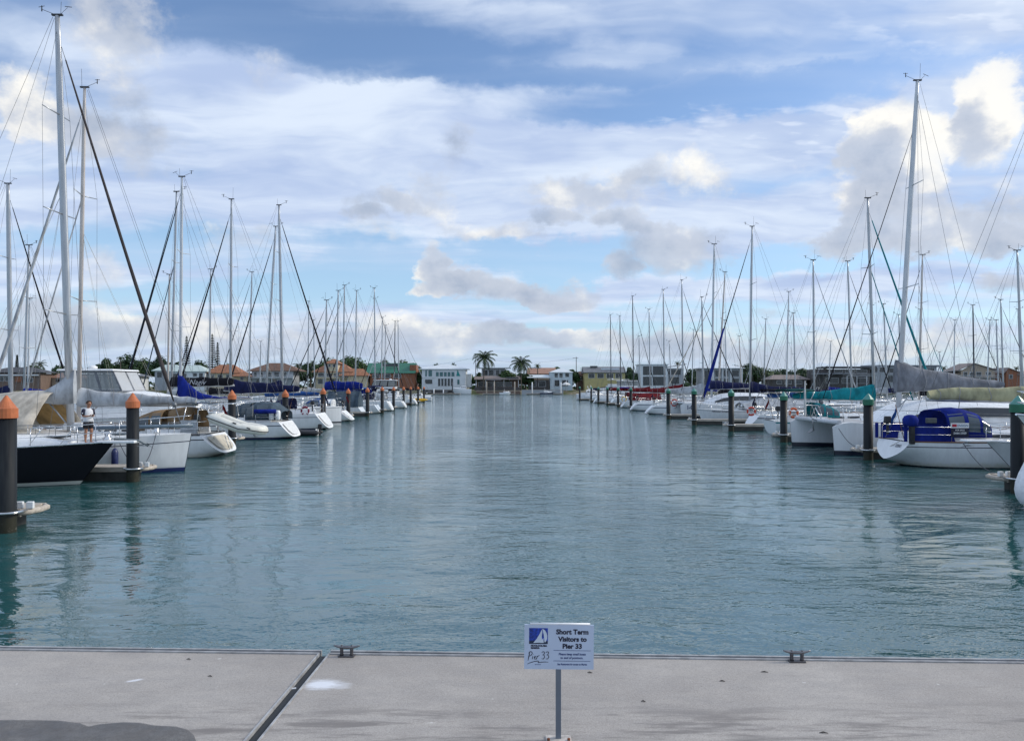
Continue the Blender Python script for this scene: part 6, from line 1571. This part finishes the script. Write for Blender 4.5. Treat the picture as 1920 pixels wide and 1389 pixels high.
h = House('grey house with asymmetric gable roof and white-railed balcony', 316).wall(1760, 1806, 700, 'tan', 9, 1).roof(1756, 1808, 699, 694, 'grey', 'skillion', 9, 1, .5).wall(1802, 1866, 695, 'tan', 10).gable(1802, 1866, 695, 681, 'tan', 1826).roof(1796, 1870, 694.5, 680.5, 'taupe', 'gable_front', 10, 0, .6, .3, 1826)
h.win([(1770, 1782, 703, 711), (1788, 1798, 703, 711)], dy=1).win([(1806, 1814, 697, 706), (1818, 1826, 697, 706), (1830, 1840, 697, 706), (1848, 1858, 697, 704), (1808, 1824, 711, 719), (1834, 1856, 711, 719)]).balcony(1792, 1872, 708, 1.0, -1.8, 'grey')
h = House('brown gabled boat shed house near the picture edge', 316).wall(1886, 1912, 699, 'brick', 9).gable(1886, 1912, 699, 689, 'brick', 1890).roof(1884, 1914, 699, 689, 'taupe', 'gable_front', 9, 0, .5, .3, 1890).wall(1912, 1960, 702, 'grey', 9).roof(1910, 1964, 702, 695, 'taupe', 'hip', 9).win([(1892, 1899, 702, 710), (1918, 1928, 705, 713)])
House('low white house half hidden by the dark trees beside the thick mast', 326).wall(96, 150, 708, 'tan', 8).roof(92, 156, 708, 697, 'pink', 'hip', 8).win([(104, 114, 710, 717), (122, 134, 710, 717)])
House('grey-roofed bungalow behind the clear curtained yacht', 330).wall(168, 262, 705, 'white', 8).roof(164, 266, 705, 696, 'grey', 'hip', 8).win([(180, 192, 707, 714), (204, 220, 707, 714), (236, 248, 707, 714)])

# seawall and small jetties of the houses
def seawall(x0, x1, py, label, m_):
    o = thing('seawall', label, 'seawall', (0, 0, 0), 0, 'low seawalls along the far bank'); Y = 314.4; e = MB()
    e.box(((PX(x0, Y) + PX(x1, Y)) / 2, Y, (PZ(py, Y) - .6) / 2), (PX(x1, Y) - PX(x0, Y), .5, PZ(py, Y) + .6)); e.build('wall_face', m_, o)
    e = MB(); e.box(((PX(x0, Y) + PX(x1, Y)) / 2, Y, PZ(py, Y) + .06), (PX(x1, Y) - PX(x0, Y) + .2, .7, .12)); e.build('coping', FCONC, o)
seawall(796, 868, 731, 'dark seawall below the white glass-fronted house', WALLS['dark'])
seawall(893, 976, 733, 'dark terrace seawall below the pergola house', WALLS['brown'])
seawall(978, 1056, 731, 'pale seawall below the white two-storey house', WALLS['grey'])
def jetty(x0, x1, label, posts, py=737.5):
    Y = 306; z = .5; o = thing('house_jetty', label, 'jetty', (0, Y, 0), 0, 'house jetties on the far bank')
    e = MB(); e.box(((PX(x0, Y) + PX(x1, Y)) / 2, 0, z - .15), (PX(x1, Y) - PX(x0, Y), 2.2, .3)); e.build('deck', FCONC, o)
    e = MB(); e.box(((PX(x0, Y) + PX(x1, Y)) / 2, 0, .05), (PX(x1, Y) - PX(x0, Y) - .6, 1.9, .3)); e.build('float', FFLOAT, o)
    for px, top, col in posts:
        e = MB(); e.lathe([(.24, -1), (.24, PZ(top, Y) - .3), (.02, PZ(top, Y))], (PX(px, Y), .9, 0), 10); e.build('post', col, o)
    xg = PX(posts[-1][0], Y) - 2.5
    e = MB(); e.box((xg, 4.5, 1.15), (1.1, 7.5, .12)); e.build('gangway', STEEL, o)
jetty(812, 863, 'floating jetty in front of the white glass-fronted house', [(813, 728, WHITE), (831, 730, WHITE), (848, 716, MASTD)])
jetty(905, 966, 'floating jetty with three pale posts before the pergola house', [(912, 715, FWALE), (926.5, 715, FWALE), (965, 715, FWALE)])
jetty(986, 1056, 'floating jetty with two white posts before the white two-storey house', [(998, 716, WHITE), (1052, 716, WHITE)])
motor_yacht('motorboat', 'small white cruiser resting on the bank beside the white glass-fronted house', PX(884, 311), 311.4, PI, 8.5, 2.8, 2.6, 2.1, None, False, 2.0, (.25, .6), 1.2, 1, cat='motorboat')
motor_yacht('motorboat', 'tiny white runabout tied at the jetty of the pergola house', PX(958, 303.5), 303.6, 0, 4.6, 1.8, .9, .8, None, False, .5, (.35, .7), .5, 1, cat='motorboat')
motor_yacht('motorboat', 'blue-topped dinghy cruiser at the jetty under the white two-storey house', PX(1012, 303.5), 303.6, 0, 5.5, 2.0, .9, .8, HNAVY, False, .5, (.3, .7), .8, 1, cat='motorboat')
def pole(px, Y, top, label, arms=2):
    o = thing('utility_pole', label, 'utility pole', (PX(px, Y), Y, LZ), 0, 'utility poles'); zt = PZ(top, Y) - LZ
    e = MB(); e.tube([(0, 0, 0), (0, 0, zt)], [.19, .13], 8); e.build('post', mat('pole_timber', (.06, .05, .045), .9), o)
    e = MB(); e.box((-.3, -.2, zt - .5), (2.4, .12, .14)); e.build('crossarm', mat('pole_timber', (.06, .05, .045), .9), o)
pole(1080.5, 330, 669, 'tall dark utility pole next to the small brown-roofed house'); pole(892, 334, 668, 'dark utility pole standing behind the taller palm')
e = MB(); a, b = W(892, 670, 334), W(1080.5, 671, 330); e.tube([a.lerp(b, f / 12) + Vector((0, 0, -2.2 * math.sin(PI * f / 12))) for f in range(13)], .03, 4); tag(e.build('power_line', WIRE), 'thin power line sagging between the two utility poles', 'power line')
e = MB(); a, b = W(892, 670, 334), W(700, 684, 360); e.tube([a.lerp(b, f / 12) + Vector((0, 0, -2.2 * math.sin(PI * f / 12))) for f in range(13)], .03, 4); tag(e.build('power_line', WIRE), 'thin power line running from the palm pole over the white hip roof', 'power line')

palm('taller coconut palm with open fronds between the white house and pergola house', 908, 318, 645, 672, 27, 3, 26, -.6)
palm('squat dense coconut palm beside the pergola solar roof', 977, 320, 660, 682, 25, 5, 32)
for i, (px, top, cr, sp, lb) in enumerate(((75, 671, 684, 15, 'bushy palm beside the thick grey mast'), (226, 662, 672, 9, 'small ragged palm above the clear curtained yacht'), (558, 677, 686, 12, 'palm at the end of the grey balcony house'), (1531, 687, 694, 9, 'left one of two palms by the dark terrace house'), (1547, 684, 692, 11, 'taller one of two palms by the dark terrace house'),
                                           (1008, 681, 686, 8, 'small palm head over the faded terracotta roof'), (1094, 684, 692, 8, 'small palm behind the little brown-roofed house'), (1270, 674, 681, 7, 'flat palm head above the white-framed house'), (1770, 682, 690, 8, 'small palm behind the flat wing of the balcony house'), (1906, 684, 690, 6, 'small palm behind the brown gabled house'))):
    palm(lb, px, 334, top, cr, sp, 20 + i, 14)
norfolk('pointed pine standing beside the bright blue mast cloth boat', 350, 345, 628, 20, 4); norfolk('taller dense pointed pine behind the orange tile roof', 398, 345, 624, 22, 6); norfolk('slimmer pointed pine close behind the dense one', 408, 352, 640, 14, 7)
norfolk('small dark pointed pine behind the thick grey mast', 32, 345, 664, 12, 8)
TR = [(62, 685, 40, 0, 'dark bush at the foot of the bushy palm'), (112, 684, 36, 0, 'dark tree left of the tall yacht mast foot'), (200, 672, 34, 0, 'tree behind the clear curtained top, first of the green band'), (240, 664, 46, 0, 'tall tree in the green band over the flybridge yachts'),
      (272, 672, 40, 1, 'rounded tree beside the pale green roof'), (300, 668, 44, 0, 'dense tree directly behind the pale green roof'), (336, 680, 36, 0, 'low tree between the pale green roof and pine'), (372, 676, 40, 0, 'dark tree between the two pines'), (426, 684, 34, 1, 'low tree behind the orange tile roof'),
      (582, 678, 40, 0, 'dark tree between balcony house and orange villa'), (618, 671, 52, 1, 'broad round tree behind the villa tower'), (655, 668, 56, 1, 'largest round tree behind the orange villa'), (684, 682, 34, 0, 'tree where the villa meets the green-roofed house'), (722, 676, 44, 0, 'dark tree behind the green roof'), (756, 676, 40, 1, 'tree behind the ridge end of the green roof'), (776, 682, 34, 1, 'tree at the brick gable end'), (786, 700, 22, 0, 'shrubby tree between brick gable and white house'),
      (820, 682.5, 40, 0, 'tree top showing over the white hip roof'), (850, 683, 30, 0, 'second tree top showing over the white hip roof, nearer the palm'), (882, 703, 20, 1, 'small tree at the white house side wing'), (950, 694, 30, 1, 'shrub tree in front of the flat-roofed grey house'), (985, 702, 32, 0, 'tree under the squat palm'), (1044, 690, 30, 0, 'dark tree behind the white two-storey house'), (1072, 694, 26, 0, 'tree beside the tall utility pole'),
      (1184, 700, 34, 1, 'tree between the yellow house and white-framed house'), (1302, 694, 40, 0, 'tree between the white-framed and hip-roofed houses'), (1404, 684, 56, 0, 'broad tree beside the white hip-roofed house'), (1430, 692, 44, 1, 'lower tree leaning to the low brown house'), (1470, 693, 50, 0, 'dark tree mass behind the low brown house'), (1506, 692, 40, 0, 'tree left of the two palms'),
      (1536, 698, 40, 0, 'tree at the foot of the two palms'), (1700, 690, 40, 1, 'tree top above the glazed apartment house'), (1780, 694, 30, 0, 'tree behind the skillion wing'), (1880, 696, 24, 0, 'tree between balcony house and boat shed house'), (150, 690, 40, 0, 'tree behind the tall mast pair'), (14, 694, 30, 0, 'tree behind the dark brown house'), (560, 690, 34, 0, 'shrub tree under the palm of the balcony house'), (898, 700, 18, 0, 'shrub beside the palm pole'), (1180, 690, 22, 0, 'small dark tree behind the yellow house end')]
for i, (px, top, wpx, k, lb) in enumerate(TR):
    tree(lb, px, 346 + (i % 5) * 4 if top < 694 or px in (1302,) else 326, top, wpx, k, i)
# far-off wood closing the gaps along the horizon
e = MB(); r = random.Random(3)
for i in range(5200):
    x = r.uniform(-330, 330); h_ = 5.5 + 2.6 * math.sin(x * .07) + 2.0 * math.sin(x * .19 + 1) ; z = LZ + r.uniform(0, max(2, h_)) ; y = 392 + r.uniform(-5, 8)
    s_ = r.uniform(.6, 1.2); a = r.uniform(0, 6.28); n = Vector((r.uniform(-.5, .5), -1, r.uniform(-.2, .9))).normalized(); u2 = n.orthogonal().normalized(); w2 = n.cross(u2); u3 = u2 * math.cos(a) + w2 * math.sin(a); w3 = n.cross(u3); c = Vector((x, y, z))
    e.poly([c - u3 * s_, c - w3 * s_ * .7, c + u3 * s_, c + w3 * s_ * .7])
tag(e.build('woods', GREENS[0]), kind='stuff')
# ------------------------------------------------------------------ the boy on the cruiser's bow
SKIN = mat('skin_tanned', (.36, .17, .10), .5, 0, .08, 12); HAIR = mat('hair_brown', (.035, .018, .010), .6, 0, .3, 60)
SHIRT = mat('tshirt_white', (.66, .67, .70), .85, 0, .06, 14, .3, 60); SLEEVE = mat('sleeve_navy', (.012, .014, .035), .85); SHORTS = mat('shorts_black', (.010, .010, .015), .85, 0, .2, 10)
lx, ly = 12.45, -.22
fz = HM.deck(lx) + .07 * (1 - (ly / HM.half(lx)) ** 2) * min(1, HM.half(lx)) - .01
BX, BY = MC.location.x + lx, MC.location.y + ly
BOY = thing('person', 'barefoot boy in white t-shirt with dark sleeves and black shorts, looking down at his hands', 'person', (BX, BY, fz), math.radians(58))
def skin(name, verts, edges, m, parent, sub=2):
    """verts: (x, y, z, radius); a smooth single surface grown round the joints"""
    me = bpy.data.meshes.new(name); me.from_pydata([v[:3] for v in verts], edges, []); me.materials.append(m)
    o = bpy.data.objects.new(name, me); COL.objects.link(o); o.parent = parent
    md = o.modifiers.new('skin', 'SKIN'); md.use_smooth_shade = True; md.branch_smoothing = .4
    for i, v in enumerate(verts):
        s = me.skin_vertices[0].data[i]; r = v[3]; s.radius = (r, r) if not isinstance(r, tuple) else r; s.use_root = i == 0
    sd = o.modifiers.new('sub', 'SUBSURF'); sd.levels = sub; sd.render_levels = sub
    return o
# faces local -y; 1.34 m tall
V, E = [], []
def add(x, y, z, r, p=None):
    V.append((x, y, z, r)); 
    if p is not None: E.append((p, len(V) - 1))
    return len(V) - 1
pel = add(0, .01, .70, (.105, .075)); bel = add(0, .0, .80, (.098, .07), pel); che = add(0, .0, .95, (.115, .075), bel); nb = add(0, .015, 1.065, (.055, .05), che)
nk = add(0, .0, 1.11, .04, nb); h0 = add(0, -.035, 1.165, (.055, .062), nk); h1 = add(0, -.05, 1.235, (.074, .086), h0); h2 = add(0, -.03, 1.30, (.060, .07), h1)
for s in (-1, 1):
    hp = add(s * .065, .01, .655, .072, pel); kn = add(s * .075, -.055 if s > 0 else -.005, .362, .046, hp); ca = add(s * .077, -.02 if s > 0 else .012, .26, .046, kn); an = add(s * .08, -.01 if s > 0 else .02, .065, .028, ca)
    he = add(s * .082, .005, .030, .028, an); to = add(s * .098, -.10, .020, .024, he); add(s * .10, -.145, .014, .014, to)
    sh = add(s * .135, .01, 1.03, .046, che); elb = add(s * .165, .0 if s > 0 else .02, .84, .033, sh)
    wr_ = add(s * .075, -.165, .845, .022, elb)
    pa = add(s * .045, -.215, .862, (.028, .016), wr_)
    for q, (dx_, dz_, l_) in enumerate(((-.026, .012, .050), (-.030, .0, .056), (-.030, -.011, .052), (-.026, -.021, .042))):
        k0 = add(s * .045 + s * dx_ * .75, -.245, .862 + dz_, .0085, pa); k1 = add(s * .045 + s * (dx_ - .012), -.245 - l_ * .55, .868 + dz_, .0078, k0); add(s * .045 + s * (dx_ - .030), -.245 - l_ * .45, .888 + dz_ * .6, .0065, k1)
    th = add(s * .055, -.225, .888, .009, pa); add(s * .038, -.25, .905, .0075, th)
skin('body', V, E, SKIN, BOY)
# head features
e = MB()
for s in (-1, 1):
    e.lathe([(.0, -.011), (.011, -.004), (.011, .004), (0, .011)], (s * .030, -.130, 1.228), 8)
eyes = e.build('eye_pair', mat('eye_dark', (.03, .02, .015), .3), BOY)
e = MB(); e.tube([(0, -.130, 1.232), (0, -.150, 1.205), (0, -.138, 1.196)], [.008, .014, .008], 6); e.build('nose', SKIN, BOY)
e = MB(); e.tube([(-.022, -.120, 1.172), (0, -.128, 1.170), (.022, -.120, 1.172)], [.003, .006, .003], 6); e.build('mouth', mat('lip', (.30, .10, .08), .5), BOY)
for s in (-1, 1):
    e = MB(); e.tube([(s * .076, -.03, 1.25), (s * .088, -.02, 1.235), (s * .084, -.028, 1.205), (s * .074, -.04, 1.20)], [.006, .012, .011, .006], 6); e.build('ear', SKIN, BOY)
rows = []; r = random.Random(4)
for i in range(8):
    f = i / 7; a = f * 1.75
    rw = []
    for j in range(18):
        b = 2 * PI * j / 18; front = max(0, -math.sin(b)); lim = a * (1 - .48 * front)
        k = 1 + .03 * math.sin(j * 5 + i * 3)
        rw.append((.084 * math.sin(lim) * math.cos(b) * k, -.035 + .097 * math.sin(lim) * math.sin(b) * k, 1.248 + .092 * math.cos(lim) * k))
    rows.append(rw)
e = MB(); e.grid(rows, close=True); o = e.build('hair', HAIR, BOY)
# shirt: torso tube flaring slightly at the hem, with dark raglan sleeves
def loft(name, rings, m_, n=20, parent=BOY):
    rows = [[(cx + rx * math.cos(2 * PI * j / n), cy + ry * math.sin(2 * PI * j / n) , z + .004 * math.sin(j * 2.6)) for j in range(n)] for cx, cy, z, rx, ry in rings]
    e = MB(); e.grid(rows, close=True); o = e.build(name, m_, parent); sd = o.modifiers.new('c', 'SOLIDIFY'); sd.thickness = .006; sd.offset = 1; return o
sh_ = loft('tshirt', [(0, .0, .665, .142, .105), (0, .0, .74, .136, .10), (0, 0, .83, .134, .098), (0, 0, .95, .142, .100), (0, .005, 1.02, .138, .092), (0, .008, 1.06, .100, .075), (0, .006, 1.085, .056, .055)], SHIRT)
for s in (-1, 1):
    e = MB(); e.tube([(s * .105, .008, 1.045), (s * .140, .008, 1.01), (s * .152, .01, .955), (s * .160, .012, .885)], [.055, .066, .062, .060], 14); e.build('sleeve', SLEEVE, sh_)
    e = MB(); e.box((s * .205, -.03, .94), (.012, .05, .035)); e.build('sleeve_badge', SHIRT, sh_)
so_ = loft('shorts', [(0, .005, .66, .128, .098), (0, .008, .71, .126, .095), (0, .008, .74, .118, .09)], SHORTS)
for s in (-1, 1):
    e = MB(); e.tube([(s * .055, .005, .69), (s * .068, .0, .58), (s * .078, -.004, .46)], [.085, .090, .088], 14); e.build('shorts_leg', SHORTS, so_)
ph = thing('fishing_reel', 'small dark handline reel held in the hands of the boy', 'reel', (0, 0, 0)); M_ = Matrix.Translation((BX, BY, fz)) @ Matrix.Rotation(math.radians(58), 4, 'Z')
ph.matrix_world = M_ @ Matrix.Translation((0, -.262, .885))
e = MB(); e.lathe([(.032, -.02), (.020, -.012), (.020, .012), (.032, .02)], (0, 0, 0), 12); e.build('spool', BLACK, ph)
e = MB(); e.tube([(.0, 0, .02), (.02, -.01, .04)], .006, 5); e.build('crank', STEEL, ph)
BOY.scale = (1.06, 1.06, 1.06)
ph.matrix_world = M_ @ Matrix.Scale(1.06, 4) @ Matrix.Translation((0, -.262, .885))
